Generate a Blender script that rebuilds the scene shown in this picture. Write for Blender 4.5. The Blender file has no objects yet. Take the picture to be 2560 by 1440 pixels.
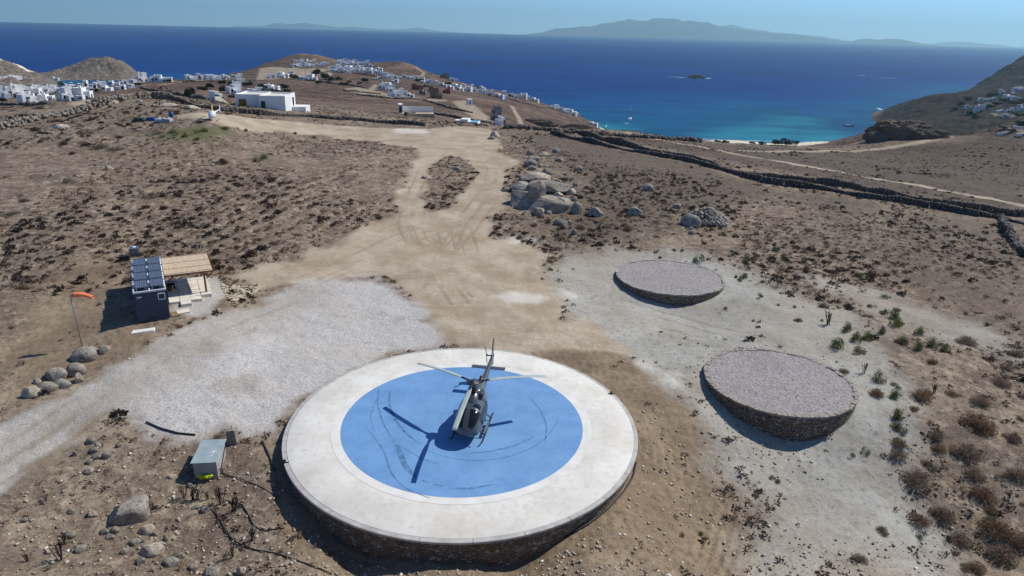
import bpy, bmesh, math, random
import numpy as np
from mathutils import Vector, Matrix, noise as mn
R = math.radians
rng = np.random.default_rng(7)
random.seed(7)
scn = bpy.context.scene
col = scn.collection

# ------------------------------------------------------------------ camera
CH = 25.5                                    # camera height above the helipad's top (z = 0)
FPX = 1722.0; TH = R(20.48); RO = math.atan(67 / 2560)
SEA = -85.0
FW = np.array([0, math.cos(TH), -math.sin(TH)]); UP = np.array([0, math.sin(TH), math.cos(TH)]); RT = np.array([1.0, 0, 0])
cr, sr = math.cos(RO), math.sin(RO)
CX = cr * RT + sr * UP; CY = -sr * RT + cr * UP
cam = bpy.data.cameras.new('camera'); camo = bpy.data.objects.new('camera', cam); col.objects.link(camo)
camo.matrix_world = Matrix(((CX[0], CY[0], -FW[0], 0), (CX[1], CY[1], -FW[1], 0), (CX[2], CY[2], -FW[2], CH), (0, 0, 0, 1)))
cam.sensor_width = 36; cam.lens = FPX / 2560 * 36; cam.clip_start = 0.5; cam.clip_end = 90000
scn.camera = camo

# ------------------------------------------------------------------ light and exposure
SUN_EL, SUN_AZ = R(47), R(60)                # azimuth clockwise from +Y
w = bpy.data.worlds.new('World'); scn.world = w; w.use_nodes = True
nt = w.node_tree; bg = nt.nodes['Background']
sky = nt.nodes.new('ShaderNodeTexSky'); sky.sky_type = 'NISHITA'; sky.sun_disc = False
sky.sun_elevation = SUN_EL; sky.sun_rotation = SUN_AZ
sky.altitude = 100; sky.air_density = 0.6; sky.dust_density = 0.0; sky.ozone_density = 10.0
nt.links.new(sky.outputs[0], bg.inputs[0]); bg.inputs[1].default_value = 0.15
sl = bpy.data.lights.new('sun', 'SUN'); sl.energy = 5.0; sl.angle = R(0.5); sl.color = (1, 0.965, 0.89)
so = bpy.data.objects.new('sun', sl); col.objects.link(so)
S = Vector((math.sin(SUN_AZ) * math.cos(SUN_EL), math.cos(SUN_AZ) * math.cos(SUN_EL), math.sin(SUN_EL)))
so.rotation_euler = S.to_track_quat('Z', 'Y').to_euler(); so.location = (60, 40, 90)
scn.view_settings.view_transform = 'Standard'; scn.view_settings.look = 'None'
scn.view_settings.exposure = -0.08; scn.view_settings.gamma = 1.0
scn.render.engine = 'CYCLES'

# ------------------------------------------------------------------ helpers: pixels to rays, noise
def rays(P):
    P = np.atleast_2d(np.array(P, float)); x = (P[:, 0] - 1280) / FPX; y = -(P[:, 1] - 720) / FPX
    return x[:, None] * CX + y[:, None] * CY + FW
def proj(x, y, z):
    v = np.stack([x, y, np.asarray(z) - CH], -1); d = v @ FW; d = np.where(np.abs(d) < 1e-3, 1e-3, d)
    return 1280 + FPX * (v @ CX) / d, 720 - FPX * (v @ CY) / d, d
def hsh(xi, yi, s):
    h = (xi.astype(np.int64) * 374761393 + yi.astype(np.int64) * 668265263 + s * 1442695041) & 0xffffffff
    h = ((h ^ (h >> 13)) * 1274126177) & 0xffffffff
    return ((h ^ (h >> 16)) & 0xffffff) / 16777215.0
def vn(x, y, s=0):
    xi = np.floor(x); yi = np.floor(y); fx = x - xi; fy = y - yi
    fx = fx * fx * (3 - 2 * fx); fy = fy * fy * (3 - 2 * fy)
    a = hsh(xi, yi, s); b = hsh(xi + 1, yi, s); c = hsh(xi, yi + 1, s); d = hsh(xi + 1, yi + 1, s)
    return (a + (b - a) * fx) * (1 - fy) + (c + (d - c) * fx) * fy - 0.5
def fbm(x, y, sc, oc=3, s=0):
    r = 0; a = 1.0
    for i in range(oc):
        r = r + a * vn(x / sc + 17.3 * i, y / sc - 9.1 * i, s + i); sc *= 0.47; a *= 0.5
    return r
def sstep(a, b, x):
    t = np.clip((x - a) / (b - a), 0, 1); return t * t * (3 - 2 * t)

# ------------------------------------------------------------------ the terrain: a height field through surveyed points
NEARZ = [ # photo point and its height
 (1000,870,-.1),(1133,862,-.1),(850,950,-.15),(760,1010,-.3),(700,1090,-.6),(690,1200,-1.0),(800,1370,-1.5),(1128,1402,-1.5),(1400,1385,-1.4),(1560,1240,-1.1),
 (1600,1090,-.6),(1510,950,-.15),(1300,880,-.1),(1150,1070,-.9),(1000,1150,-1.2),(1300,1150,-1.1),(100,1430,-1.2),(500,1430,-1.6),(900,1440,-2.0),(1300,1440,-2.0),
 (1800,1440,-2.6),(2300,1440,-3.5),(2550,1440,-3.6),(480,1170,-.7),(300,1060,0),(0,1150,-.3),(0,900,.8),(205,870,.8),(330,815,1.4),(430,800,1.4),
 (520,750,1.5),(320,650,2.0),(600,740,1.1),(700,800,.4),(900,700,.6),(0,700,2.0),(100,500,3.6),(0,380,5.0),(400,450,3.6),(700,500,2.6),(600,620,1.9),(250,580,2.8),
 (1120,600,.8),(1120,480,1.6),(1200,400,2.0),(1100,345,2.4),(1340,530,1.2),(1350,430,1.8),(1400,620,.3),(1300,760,0),(1680,645,-.1),(1528,690,-.4),(1690,768,-1.2),
 (1824,725,-.5),(1900,866,-.1),(1752,955,-.5),(2000,1100,-2.0),(2157,1040,-.8),(1600,850,-.6),(1700,1200,-2.0),(1900,1250,-2.4),(2200,800,-.4),(2400,900,-.9),
 (2550,1100,-1.7),(2300,1200,-2.6),(2000,600,-.6),(2200,560,-1.4),(2550,720,-1.6),(1770,550,0),(2000,480,-1.5),(2300,520,-2.5),(2550,548,-3),(1700,405,-.4),(1500,360,.6),
 (2200,420,-4.6),(2560,440,-5.2),(850,400,2.8),(300,340,5.5),(600,380,4.0)]
FARD = [ # photo point and its distance
 (1560,328,222),(1700,349,225),(1850,363,238),(2000,369,250),(2150,373,255),(2320,385,250),(2560,352,300),(2420,346,300),(2270,338,285),(2170,350,275),
 (1400,322,205),(1300,319,200),(1200,313,200),(1000,303,198),(800,289,190),(690,284,184),(530,300,152),(430,272,172),(350,246,200),(285,246,200),(150,282,182),(0,306,170),
 (600,320,157),(800,340,165),(560,280,175),
 (0,272,255),(100,264,270),(250,257,262),(50,248,330),(180,252,320),(190,230,400),(330,236,330),(400,224,420),(480,246,270),(60,225,450),(250,220,470),(130,226,450),
 (560,240,330),(620,225,400),(560,210,520),(700,235,400),(700,200,650),(640,190,750),(480,200,600),(400,202,600),(330,208,560),(800,205,650),(880,215,600),(900,240,450),
 (690,262,240),(850,262,320),(1000,265,380),(1000,245,480),(950,220,600),(1050,225,620),(1100,250,520),(1150,235,650),(1170,266,480),(1100,287,330),(1200,292,360),(1230,303,370),
 (1265,306,400),(1160,312,280),(570,187,850),(600,180,880),(640,170,960),(690,155,1020),(730,139,1080),(775,134,1100),(820,141,1100),(845,153,1060),(760,162,950),(870,172,850),(930,172,900),
 (970,163,930),(1000,156,950),(1040,170,950),(1065,182,930),(1110,201,880),(1200,226,900),(1300,246,900),(1380,270,900),(1440,289,900),(1493,314,905),(1350,282,650),(1450,312,800),
 (1300,300,480),(1400,302,600),(1250,255,650),(450,203,640),(520,200,700)]
SEAP = [ # shore points, photo pixels lying at sea level
 (1500,318),(1700,347),(1850,352),(2000,357),(2100,350),(2190,322),(2210,276),(2300,259),(2400,238),(2455,231),(2470,224),(2462,214),(60,202),(150,201),(230,201),(340,199),(352,190),(100,188)]
HIPT = [ # further coast hills: point, distance
 (270,146,1740),(235,149,1740),(305,151,1730),(200,165,1720),(150,178,1690),(325,169,1720),(345,186,1700),(270,180,1660),(200,188,1650),(110,185,1660),(40,167,1560),(0,153,1560),(70,180,1570),(20,191,1470),
 (0,195,1440),(2300,253,1190),(2400,241,1180),(2460,233,1200),(2330,268,1130),(2250,268,1220),(2400,290,1000),(2560,245,1080),(2560,290,880),(2480,300,860),(2400,320,800),(2560,325,720),(2300,330,820),(2240,320,860),
 (2480,300,860),(2475,200,1830),(2500,180,1900),(2530,165,1980),(2560,150,2050),(2540,200,1700),(2560,225,1500),(2500,215,1700)]
SEAFLOOR = [(-46,2300),(-36,2000),(-35,2300),(-28,2300),(-27,1900),(-24,1900),(-22,1900),(-20,1700),(-16,1700),(-12,1750),(-9,1600),(-6,1500),(-3,1450),(0,1350),(3,1250),(6,1150),(9,1000),(11,1000),(14,1000),(17,960),
 (20,930),(24,1100),(27,1500),(29,2200),(33,2900),(38,3200),(44,3200),(-31,1250),(-30,1180),(-33,1150),(-28,1170),(6,1400),(12,1300),(18,1300),(22,1400),(25,1900)]
VALLEY = [(1600,360,330,-38),(1750,360,340,-45),(1900,360,360,-50),(2050,360,380,-52),(2200,360,420,-55),(2350,360,460,-60),(2500,360,470,-62),(1700,360,520,-70),(1900,360,540,-74),(2100,360,600,-76),(2300,360,620,-78),
 (1800,352,740,-82.5),(1950,356,740,-82.5),(1650,345,720,-82),(2100,352,780,-82.5),(2100,400,330,-28),(2300,400,360,-32),(2500,400,380,-36),(1600,330,260,-12),(1480,325,250,-8)]
_pts = []
for px, py, z in NEARZ:
    d = rays((px, py))[0]; p = d * ((CH - z) / -d[2]); _pts.append((p[0], p[1], z))
for px, py, D in FARD + HIPT:
    d = rays((px, py))[0]; k = D / math.hypot(d[0], d[1]); _pts.append((d[0] * k, d[1] * k, CH + d[2] * k))
for px, py in SEAP:
    d = rays((px, py))[0]; p = d * ((CH - SEA) / -d[2]); _pts.append((p[0], p[1], SEA))
for a, D in SEAFLOOR:
    _pts.append((math.sin(R(a)) * D, math.cos(R(a)) * D, -112.0))
for px, py, D, z in VALLEY:
    d = rays((px, py))[0]; k = D / math.hypot(d[0], d[1]); _pts.append((d[0] * k, d[1] * k, z))
PT = np.array(_pts)
def _uv(x, y):
    d = np.sqrt(x * x + y * y); return np.clip(np.arctan2(x, y), -0.87, 0.87) * 1000, np.log(np.clip(d, 24, 2600)) * 600
_u, _v = _uv(PT[:, 0], PT[:, 1]); C2 = 26.0 ** 2
_A = np.sqrt((_u[:, None] - _u) ** 2 + (_v[:, None] - _v) ** 2 + C2) - 0.6 * np.eye(len(_u))
_Pm = np.c_[np.ones(len(_u)), _u / 1000, _v / 1000]
_M = np.block([[_A, _Pm], [_Pm.T, np.zeros((3, 3))]])
_W = np.linalg.solve(_M, np.r_[PT[:, 2], 0, 0, 0])
def base_h(x, y):
    x = np.asarray(x, float).ravel(); y = np.asarray(y, float).ravel(); out = np.empty(len(x))
    for i in range(0, len(x), 40000):
        u, v = _uv(x[i:i + 40000], y[i:i + 40000])
        k = np.sqrt((u[:, None] - _u) ** 2 + (v[:, None] - _v) ** 2 + C2)
        out[i:i + 40000] = k @ _W[:-3] + _W[-3] + _W[-2] * u / 1000 + _W[-1] * v / 1000
    return np.clip(out, -125, 60)
PAD = (-3.15, 41.45, 11.98); PADB = 8.27     # helipad centre, radius; blue disc radius
TANK = [(17.76, 73.37, 6.0), (21.4, 48.97, 5.75)]
FLAT = [(PAD[0], PAD[1], 12.5, 3), (17.8, 73.4, 6.2, 2), (21.4, 49, 6, 2), (-31.5, 58.5, 5.5, 3)]
def ground(x, y):
    x = np.asarray(x, float).ravel(); y = np.asarray(y, float).ravel()
    d = np.sqrt(x * x + y * y); z = base_h(x, y); q = np.ones(len(x))
    for cx_, cy_, r_, f_ in FLAT: q *= 0.12 + 0.88 * sstep(r_, r_ + f_, np.sqrt((x - cx_) ** 2 + (y - cy_) ** 2))
    z = z + q * (0.55 * fbm(x, y, 16, 2, 1) + 0.22 * fbm(x, y, 3.2, 2, 5))
    far = sstep(330, 700, d)
    z = z + far * ((1.0 + 5.0 * sstep(700, 950, d)) * fbm(x, y, 90, 4, 11) + 2.2 * sstep(520, 800, d) * np.abs(fbm(x, y, 22, 3, 15))) * sstep(-90, -72, z)
    hd = sstep(.36, .44, np.arctan2(x, y)) * sstep(480, 650, d) * sstep(-84, -72, z); z = z + hd * (9 * np.abs(fbm(x, y, 46, 4, 33)) + 3 * np.abs(fbm(x, y, 13, 3, 35)) - 2)
    rocky = sstep(1250, 1350, d) * sstep(-84, -70, z)
    return z + rocky * (15 * np.abs(fbm(x, y, 42, 5, 23)) + 5 * np.abs(fbm(x, y, 14, 3, 27)) - 3.5)
_ts = np.exp(np.linspace(math.log(26), math.log(2900), 900))
def at_many(P):
    out = []
    for p in np.atleast_2d(np.array(P, float)):
        d = rays(p)[0]; k = _ts / math.hypot(d[0], d[1]); x = d[0] * k; y = d[1] * k; zr = CH + d[2] * k
        g = ground(x, y); b = np.nonzero(zr < g)[0]
        if len(b) == 0: i = len(_ts) - 1; f = 0.0
        else:
            i = max(b[0] - 1, 0); e0 = zr[i] - g[i]; e1 = zr[i + 1] - g[i + 1]; f = e0 / (e0 - e1 + 1e-9)
        j = min(i + 1, len(_ts) - 1); out.append((x[i] + (x[j] - x[i]) * f, y[i] + (y[j] - y[i]) * f, g[i] + (g[j] - g[i]) * f))
    return np.array(out)
def at(px, py): return Vector(at_many([(px, py)])[0])
def gz(x, y): return float(ground([x], [y])[0])
def on_plane(px, py, z):
    d = rays((px, py))[0]; k = (CH - z) / -d[2]; return Vector((d[0] * k, d[1] * k, z))
def pxm(p): # photo pixels per metre at a point
    return FPX / float(np.array([p[0], p[1], p[2] - CH]) @ FW)

# ------------------------------------------------------------------ helpers: objects
def tag(o, label=None, cat=None, group=None, kind=None):
    if label: o['label'] = label
    if cat: o['category'] = cat
    if group: o['group'] = group
    if kind: o['kind'] = kind
    return o
def empty(name, loc, rz=0, label=None, cat=None, group=None):
    o = bpy.data.objects.new(name, None); col.objects.link(o); o.location = loc; o.rotation_euler = (0, 0, rz)
    o.empty_display_size = 0.3
    return tag(o, label, cat, group)
def link(name, me, m=None, parent=None):
    o = bpy.data.objects.new(name, me); col.objects.link(o)
    if m is not None and not me.materials: me.materials.append(m)
    if parent is not None: o.parent = parent
    return o
def mesh_np(name, V, F, smooth=False):
    V = np.asarray(V, np.float32); F = np.asarray(F, np.int32); me = bpy.data.meshes.new(name)
    n, k = F.shape
    me.vertices.add(len(V)); me.vertices.foreach_set('co', V.ravel())
    me.loops.add(n * k); me.loops.foreach_set('vertex_index', F.ravel())
    me.polygons.add(n); me.polygons.foreach_set('loop_start', np.arange(0, n * k, k, dtype=np.int32))
    if smooth: me.polygons.foreach_set('use_smooth', np.ones(n, bool))
    me.update(calc_edges=True); return me
class MB:
    def __init__(s): s.v = []; s.f = []; s.sm = []
    def add(s, v, f, smooth=False):
        o = len(s.v); s.v += [tuple(p) for p in v]; s.f += [tuple(i + o for i in q) for q in f]; s.sm += [smooth] * len(f)
    def box(s, x0, x1, y0, y1, z0, z1, rz=0, c=(0, 0)):
        v = [(x, y, z) for z in (z0, z1) for x, y in ((x0, y0), (x1, y0), (x1, y1), (x0, y1))]
        if rz:
            a, b = math.cos(rz), math.sin(rz); v = [(c[0] + (x - c[0]) * a - (y - c[1]) * b, c[1] + (x - c[0]) * b + (y - c[1]) * a, z) for x, y, z in v]
        s.add(v, [(0, 3, 2, 1), (4, 5, 6, 7), (0, 1, 5, 4), (1, 2, 6, 5), (2, 3, 7, 6), (3, 0, 4, 7)])
    def bar(s, p, q, a, b=None, up=(0, 0, 1)):
        p = Vector(p); q = Vector(q); b = b or a; d = (q - p).normalized(); u = Vector(up)
        if abs(d.dot(u)) > .98: u = Vector((1, 0, 0))
        x = d.cross(u).normalized() * a / 2; y = x.cross(d).normalized() * b / 2
        v = [e + i * x + j * y for e in (p, q) for i, j in ((-1, -1), (1, -1), (1, 1), (-1, 1))]
        s.add(v, [(0, 1, 2, 3), (7, 6, 5, 4), (0, 4, 5, 1), (1, 5, 6, 2), (2, 6, 7, 3), (3, 7, 4, 0)])
    def tube(s, pts, r, n=8, cap=True):
        pts = [Vector(p) for p in pts]; rs = r if isinstance(r, (list, tuple)) else [r] * len(pts); V = []
        u = None
        for i, p in enumerate(pts):
            d = (pts[min(i + 1, len(pts) - 1)] - pts[max(i - 1, 0)]).normalized()
            if u is None: u = Vector((0, 0, 1)) if abs(d.z) < .95 else Vector((1, 0, 0))
            x = d.cross(u).normalized(); y = x.cross(d).normalized(); u = y
            V += [p + (x * math.cos(2 * math.pi * k / n) + y * math.sin(2 * math.pi * k / n)) * rs[i] for k in range(n)]
        F = [(i * n + k, i * n + (k + 1) % n, (i + 1) * n + (k + 1) % n, (i + 1) * n + k) for i in range(len(pts) - 1) for k in range(n)]
        if cap: F += [tuple(range(n))[::-1], tuple((len(pts) - 1) * n + k for k in range(n))]
        s.add(V, F, True)
    def lathe(s, prof, n=24, c=(0, 0, 0), smooth=True):
        V = [(c[0] + r * math.cos(2 * math.pi * k / n), c[1] + r * math.sin(2 * math.pi * k / n), c[2] + z) for r, z in prof for k in range(n)]
        F = [(i * n + k, i * n + (k + 1) % n, (i + 1) * n + (k + 1) % n, (i + 1) * n + k) for i in range(len(prof) - 1) for k in range(n)]
        F += [tuple(range(n))[::-1], tuple((len(prof) - 1) * n + k for k in range(n))]
        s.add(V, F, smooth)
    def loft(s, rings, cap=True, smooth=True):
        n = len(rings[0]); V = [p for r_ in rings for p in r_]
        F = [(i * n + k, i * n + (k + 1) % n, (i + 1) * n + (k + 1) % n, (i + 1) * n + k) for i in range(len(rings) - 1) for k in range(n)]
        if cap: F += [tuple(range(n))[::-1], tuple((len(rings) - 1) * n + k for k in range(n))]
        s.add(V, F, smooth)
    def mesh(s, name):
        me = bpy.data.meshes.new(name); me.from_pydata([tuple(p) for p in s.v], [], s.f)
        me.polygons.foreach_set('use_smooth', s.sm); me.update(); return me
    def build(s, name, m, parent=None, bevel=0, normals=True):
        me = s.mesh(name)
        if normals:
            b = bmesh.new(); b.from_mesh(me); bmesh.ops.recalc_face_normals(b, faces=b.faces); b.to_mesh(me); b.free()
        o = link(name, me, m, parent)
        if bevel:
            md = o.modifiers.new('bevel', 'BEVEL'); md.width = bevel; md.segments = 2; md.limit_method = 'ANGLE'
        return o
def copy_tree(o, parent=None):
    c = o.copy(); col.objects.link(c)
    if parent is not None: c.parent = parent
    for ch in list(o.children): copy_tree(ch, c)
    return c

# ------------------------------------------------------------------ helpers: materials
def lin(r, g, b): return tuple(((c / 255) / 12.92 if c / 255 <= .04045 else ((c / 255 + .055) / 1.055) ** 2.4) for c in (r, g, b)) + (1,)
class NT:
    def __init__(s, name):
        s.m = bpy.data.materials.new(name); s.m.use_nodes = True; s.t = s.m.node_tree; s.b = s.t.nodes['Principled BSDF']; s.out = s.t.nodes['Material Output']
    def n(s, typ, **kw):
        nd = s.t.nodes.new(typ)
        for k, v in kw.items(): setattr(nd, k, v)
        return nd
    def l(s, a, b): s.t.links.new(a, b)
    def setin(s, sock, v):
        if isinstance(v, bpy.types.NodeSocket): s.l(v, sock)
        else: sock.default_value = v
    def pos(s): return s.n('ShaderNodeNewGeometry').outputs['Position']
    def obj(s): return s.n('ShaderNodeTexCoord').outputs['Object']
    def noise(s, vec, scale, detail=3, rough=.55, col=False):
        nd = s.n('ShaderNodeTexNoise'); s.l(vec, nd.inputs['Vector']); nd.inputs['Scale'].default_value = scale; nd.inputs['Detail'].default_value = detail; nd.inputs['Roughness'].default_value = rough
        return nd.outputs['Color' if col else 'Fac']
    def voro(s, vec, scale, feat='F1', out='Distance', rnd=1.0):
        nd = s.n('ShaderNodeTexVoronoi', feature=feat); s.l(vec, nd.inputs['Vector']); nd.inputs['Scale'].default_value = scale; nd.inputs['Randomness'].default_value = rnd
        return nd.outputs[out]
    def rng(s, v, a, b, c=0., d=1.):
        nd = s.n('ShaderNodeMapRange'); s.l(v, nd.inputs[0]); nd.inputs[1].default_value = a; nd.inputs[2].default_value = b; nd.inputs[3].default_value = c; nd.inputs[4].default_value = d
        return nd.outputs[0]
    def mix(s, f, a, b, mode='MIX'):
        nd = s.n('ShaderNodeMix', data_type='RGBA', blend_type=mode); s.setin(nd.inputs[0], f); s.setin(nd.inputs[6], a); s.setin(nd.inputs[7], b); return nd.outputs[2]
    def math(s, op, a, b=0.):
        nd = s.n('ShaderNodeMath', operation=op); s.setin(nd.inputs[0], a); s.setin(nd.inputs[1], b); return nd.outputs[0]
    def bump(s, h, strength=.5, dist=.05, prev=None):
        nd = s.n('ShaderNodeBump'); s.l(h, nd.inputs['Height']); nd.inputs['Strength'].default_value = strength; nd.inputs['Distance'].default_value = dist
        if prev is not None: s.l(prev, nd.inputs['Normal'])
        return nd.outputs['Normal']
    def attr(s, name, out='Fac'):
        nd = s.n('ShaderNodeAttribute', attribute_name=name); return nd.outputs[out]
    def fin(s, color=None, rough=.7, spec=.3, metal=0., normal=None):
        if color is not None: s.setin(s.b.inputs['Base Color'], color)
        s.setin(s.b.inputs['Roughness'], rough); s.b.inputs['Specular IOR Level'].default_value = spec; s.b.inputs['Metallic'].default_value = metal
        if normal is not None: s.l(normal, s.b.inputs['Normal'])
        return s.m
def pmat(name, c1, c2=None, scale=3., rough=.7, spec=.3, metal=0., bump=0., bscale=None, world=False, rnd=0.):
    t = NT(name); v = t.pos() if world else t.obj(); c2 = c2 or tuple(x * .75 for x in c1[:3]) + (1,)
    c = t.mix(t.rng(t.noise(v, scale, 4), .35, .65), c1, c2)
    if rnd:
        oi = t.n('ShaderNodeObjectInfo').outputs['Random']; c = t.mix(1.0, c, t.n('ShaderNodeCombineColor').outputs[0], 'MULTIPLY')
        cc = [n for n in t.t.nodes if n.bl_idname == 'ShaderNodeCombineColor'][0]; k = t.rng(oi, 0, 1, 1 - rnd, 1 + rnd)
        for i in range(3): t.l(k, cc.inputs[i])
    nm = t.bump(t.noise(v, bscale or scale * 4, 5), 1.0, bump) if bump else None
    return t.fin(c, rough, spec, metal, nm)

def dens(P, n=60):
    P = np.array(P, float); s = np.r_[0, np.cumsum(np.hypot(*np.diff(P[:, :2], axis=0).T))]; q = np.linspace(0, s[-1], n)
    return np.stack([np.interp(q, s, P[:, i]) for i in range(P.shape[1])], 1)
# ------------------------------------------------------------------ regions of the ground, traced on the ground plane
def wpoly(P): return at_many(P)[:, :2]
def poly_sd(x, y, P, margin=6):
    """signed distance to polygon, + inside"""
    out = np.full(len(x), -margin * 1.0)
    lo = P.min(0) - margin; hi = P.max(0) + margin
    m = np.nonzero((x > lo[0]) & (x < hi[0]) & (y > lo[1]) & (y < hi[1]))[0]
    if len(m) == 0: return out
    X = x[m]; Y = y[m]; ins = np.zeros(len(m), bool); D = np.full(len(m), 1e9)
    for i in range(len(P)):
        ax, ay = P[i - 1]; bx, by = P[i]; dx, dy = bx - ax, by - ay
        t = np.clip(((X - ax) * dx + (Y - ay) * dy) / (dx * dx + dy * dy + 1e-9), 0, 1)
        D = np.minimum(D, np.hypot(X - ax - t * dx, Y - ay - t * dy))
        c = (ay > Y) != (by > Y); ins ^= c & (X < dx * (Y - ay) / (dy if abs(dy) > 1e-9 else 1e-9) + ax)
    out[m] = np.where(ins, D, -D); return out
def line_d(x, y, P, margin=6):
    out = np.full(len(x), margin * 1.0); lo = P.min(0) - margin; hi = P.max(0) + margin
    m = np.nonzero((x > lo[0]) & (x < hi[0]) & (y > lo[1]) & (y < hi[1]))[0]
    if len(m) == 0: return out
    X = x[m]; Y = y[m]; D = np.full(len(m), margin * 1.0)
    for (ax, ay), (bx, by) in zip(P[:-1], P[1:]):
        dx, dy = bx - ax, by - ay; t = np.clip(((X - ax) * dx + (Y - ay) * dy) / (dx * dx + dy * dy + 1e-9), 0, 1)
        D = np.minimum(D, np.hypot(X - ax - t * dx, Y - ay - t * dy))
    out[m] = D; return out
ROAD = wpoly([(430,292),(560,319),(700,328),(800,338),(930,355),(1050,374),(1038,405),(1012,450),(990,528),(900,578),(820,618),(700,655),(600,678),(548,692),(660,716),(800,704),(955,690),
              (1040,760),(1110,862),(1330,880),(1560,880),(1400,775),(1355,690),(1390,630),(1300,606),(1238,600),(1248,520),(1262,455),(1282,425),(1310,400),(1260,388),(1240,352),(1225,322),(1150,316),(1050,322),(900,318),(760,306),(640,297),(520,280)])
ISLE = wpoly([(1112,391),(1150,392),(1180,412),(1190,430),(1175,460),(1150,495),(1120,524),(1080,532),(1052,520),(1058,480),(1070,440),(1088,410)])
GRAVEL = wpoly([(955,690),(1000,720),(1045,760),(1085,810),(1108,850),(1118,872),(1000,886),(880,935),(780,1000),(720,1060),(698,1090),(640,1082),(560,1080),(480,1086),(420,1078),(370,1062),(330,1048),(285,1040),(240,1080),
                (150,1135),(60,1190),(-80,1260),(-80,1085),(60,1030),(150,988),(230,940),(310,902),(400,855),(480,815),(600,768),(700,728),(800,704),(900,692)])
ROADL = wpoly([(-60,1170),(80,1100),(200,1030),(300,970),(420,900),(540,835),(660,780),(780,730)])
PALE = wpoly([(1395,625),(1500,630),(1620,632),(1760,640),(1860,660),(1960,715),(2060,755),(2150,800),(2170,860),(2230,960),(2260,1050),(2200,1150),(2260,1250),(2330,1330),(2380,1460),(1885,1460),(1870,1330),
              (1850,1230),(1800,1110),(1740,1010),(1660,930),(1560,870),(1450,800),(1390,750),(1350,690)])
PALE2 = wpoly([(2000,690),(2150,720),(2300,760),(2420,800),(2560,850),(2560,900),(2400,860),(2250,810),(2100,760)])
DUG = wpoly([(1115,872),(1250,860),(1380,800),(1470,830),(1560,880),(1660,940),(1740,1020),(1800,1120),(1850,1240),(1875,1330),(1885,1470),(900,1470),(820,1420),(760,1340),(705,1230),(690,1130),(700,1080)])
DUGL = wpoly([(180,640),(320,640),(330,790),(420,830),(560,790),(640,780),(520,800),(400,850),(300,905),(200,950),(120,990),(30,1030),(0,900),(60,800)])
def shore_strip(P, wd):
    c = np.array([on_plane(px, py, SEA)[:2] for px, py in P]); k = c / np.hypot(c[:, 0], c[:, 1])[:, None]
    return np.concatenate([c + k * 12, (c - k * wd)[::-1]])
SAND = [shore_strip([(1500,318),(1600,337),(1700,347),(1850,352),(2000,357),(2070,355)], 42), shore_strip([(-40,203),(0,204),(60,206),(90,205)], 60)]
WHITES = [wpoly([(985,323),(1030,322),(1070,326),(1060,333),(1010,335),(980,330)]), wpoly([(1285,596),(1325,590),(1340,602),(1315,612),(1285,608)]), wpoly([(1250,740),(1310,733),(1350,742),(1330,756),(1270,758)]),
          wpoly([(1410,725),(1450,735),(1460,748),(1430,745),(1400,735)]), wpoly([(1590,895),(1640,915),(1690,940),(1685,955),(1630,930),(1590,910)])]
GREENS = [wpoly([(330,335),(420,325),(520,318),(600,328),(540,350),(420,350)]), wpoly([(620,400),(660,385),(680,395),(650,410)])]
PATIO_G = wpoly([(440,700),(500,690),(550,692),(565,720),(545,760),(500,790),(440,790)])
DIRTFAR = [wpoly(p) for p in ([(640,200),(650,170),(700,168),(830,176),(830,190),(760,190),(700,196)], [(1130,255),(1160,250),(1185,262),(1230,300),(1225,318),(1180,290)], [(860,222),(900,217),(930,225),(960,232),(1060,248),(1120,250),(1110,254),(1040,252),(940,240),(880,230)], [(900,235),(935,210),(945,212),(920,240)])]
BARE = wpoly([(-60,1180),(200,1060),(330,1050),(480,1090),(700,1085),(700,1200),(820,1460),(-60,1460)])
TRACKS = [wpoly(p) for p in ([(1570,332),(1640,348),(1720,362),(1800,376),(1900,396),(2000,413),(2100,430),(2250,456),(2400,484),(2570,517)],)]
TRACK2 = [wpoly(p) for p in ([(1860,377),(1950,379),(2050,379),(2150,376),(2220,370),(2300,356),(2370,342)], [(360,205),(420,203),(460,205),(520,200)], [(60,238),(200,262),(320,240)], [(240,222),(360,213),(440,208)], [(1040,168),(1060,182),(1050,190),(990,192)], [(2200,230),(2230,245)], [(2480,283),(2490,288),(2560,292)], [(2510,332),(2530,322),(2560,330)], [(1280,265),(1300,300),(1330,318)], [(600,203),(680,192),(760,200)])]
RUTS = [wpoly(p) for p in ([(1150,760),(1090,680),(1030,610),(1010,560),(1020,520),(1040,470),(1060,420),(1090,385)], [(1200,740),(1120,650),(1050,600),(1035,565),(1048,520),(1062,475)], [(1080,720),(1110,640),(1150,560),(1195,500),(1225,455),(1230,420),(1190,385),(1130,360),(1000,345),(850,335)],
        [(1040,690),(1130,620),(1180,565),(1225,505),(1250,455),(1250,415),(1210,378),(1140,352),(1000,335),(850,322)], [(760,700),(900,640),(1000,590),(1120,560)], [(820,715),(960,650),(1050,610),(1150,570)], [(1300,700),(1180,640),(1160,570)], [(1260,730),(1130,660),(1110,580)],
        [(1480,800),(1600,810),(1750,850),(1900,900)], [(1560,760),(1700,800),(1850,840),(1980,850)], [(-20,1150),(200,1010),(400,885),(600,790),(800,720)], [(-20,1195),(220,1040),(420,915),(620,815)], [(1850,560),(1900,575),(2040,580),(2160,590)], [(1860,520),(1980,545),(2100,560)], [(2120,480),(2300,500)],
        [(100,640),(250,600),(380,560)], [(420,880),(470,890),(560,870)])]
FURR = wpoly([(420,600),(560,520),(700,440),(900,380),(1020,390),(980,500),(880,570),(760,610),(620,640),(480,630)])
FURR2 = wpoly([(2220,640),(2330,640),(2560,760),(2560,860),(2420,800),(2280,740)])
COAST = [at_many(P)[:, :2] for P in ([(1500,318),(1600,337),(1700,347),(1850,352),(2000,357),(2100,352)],)]
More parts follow.
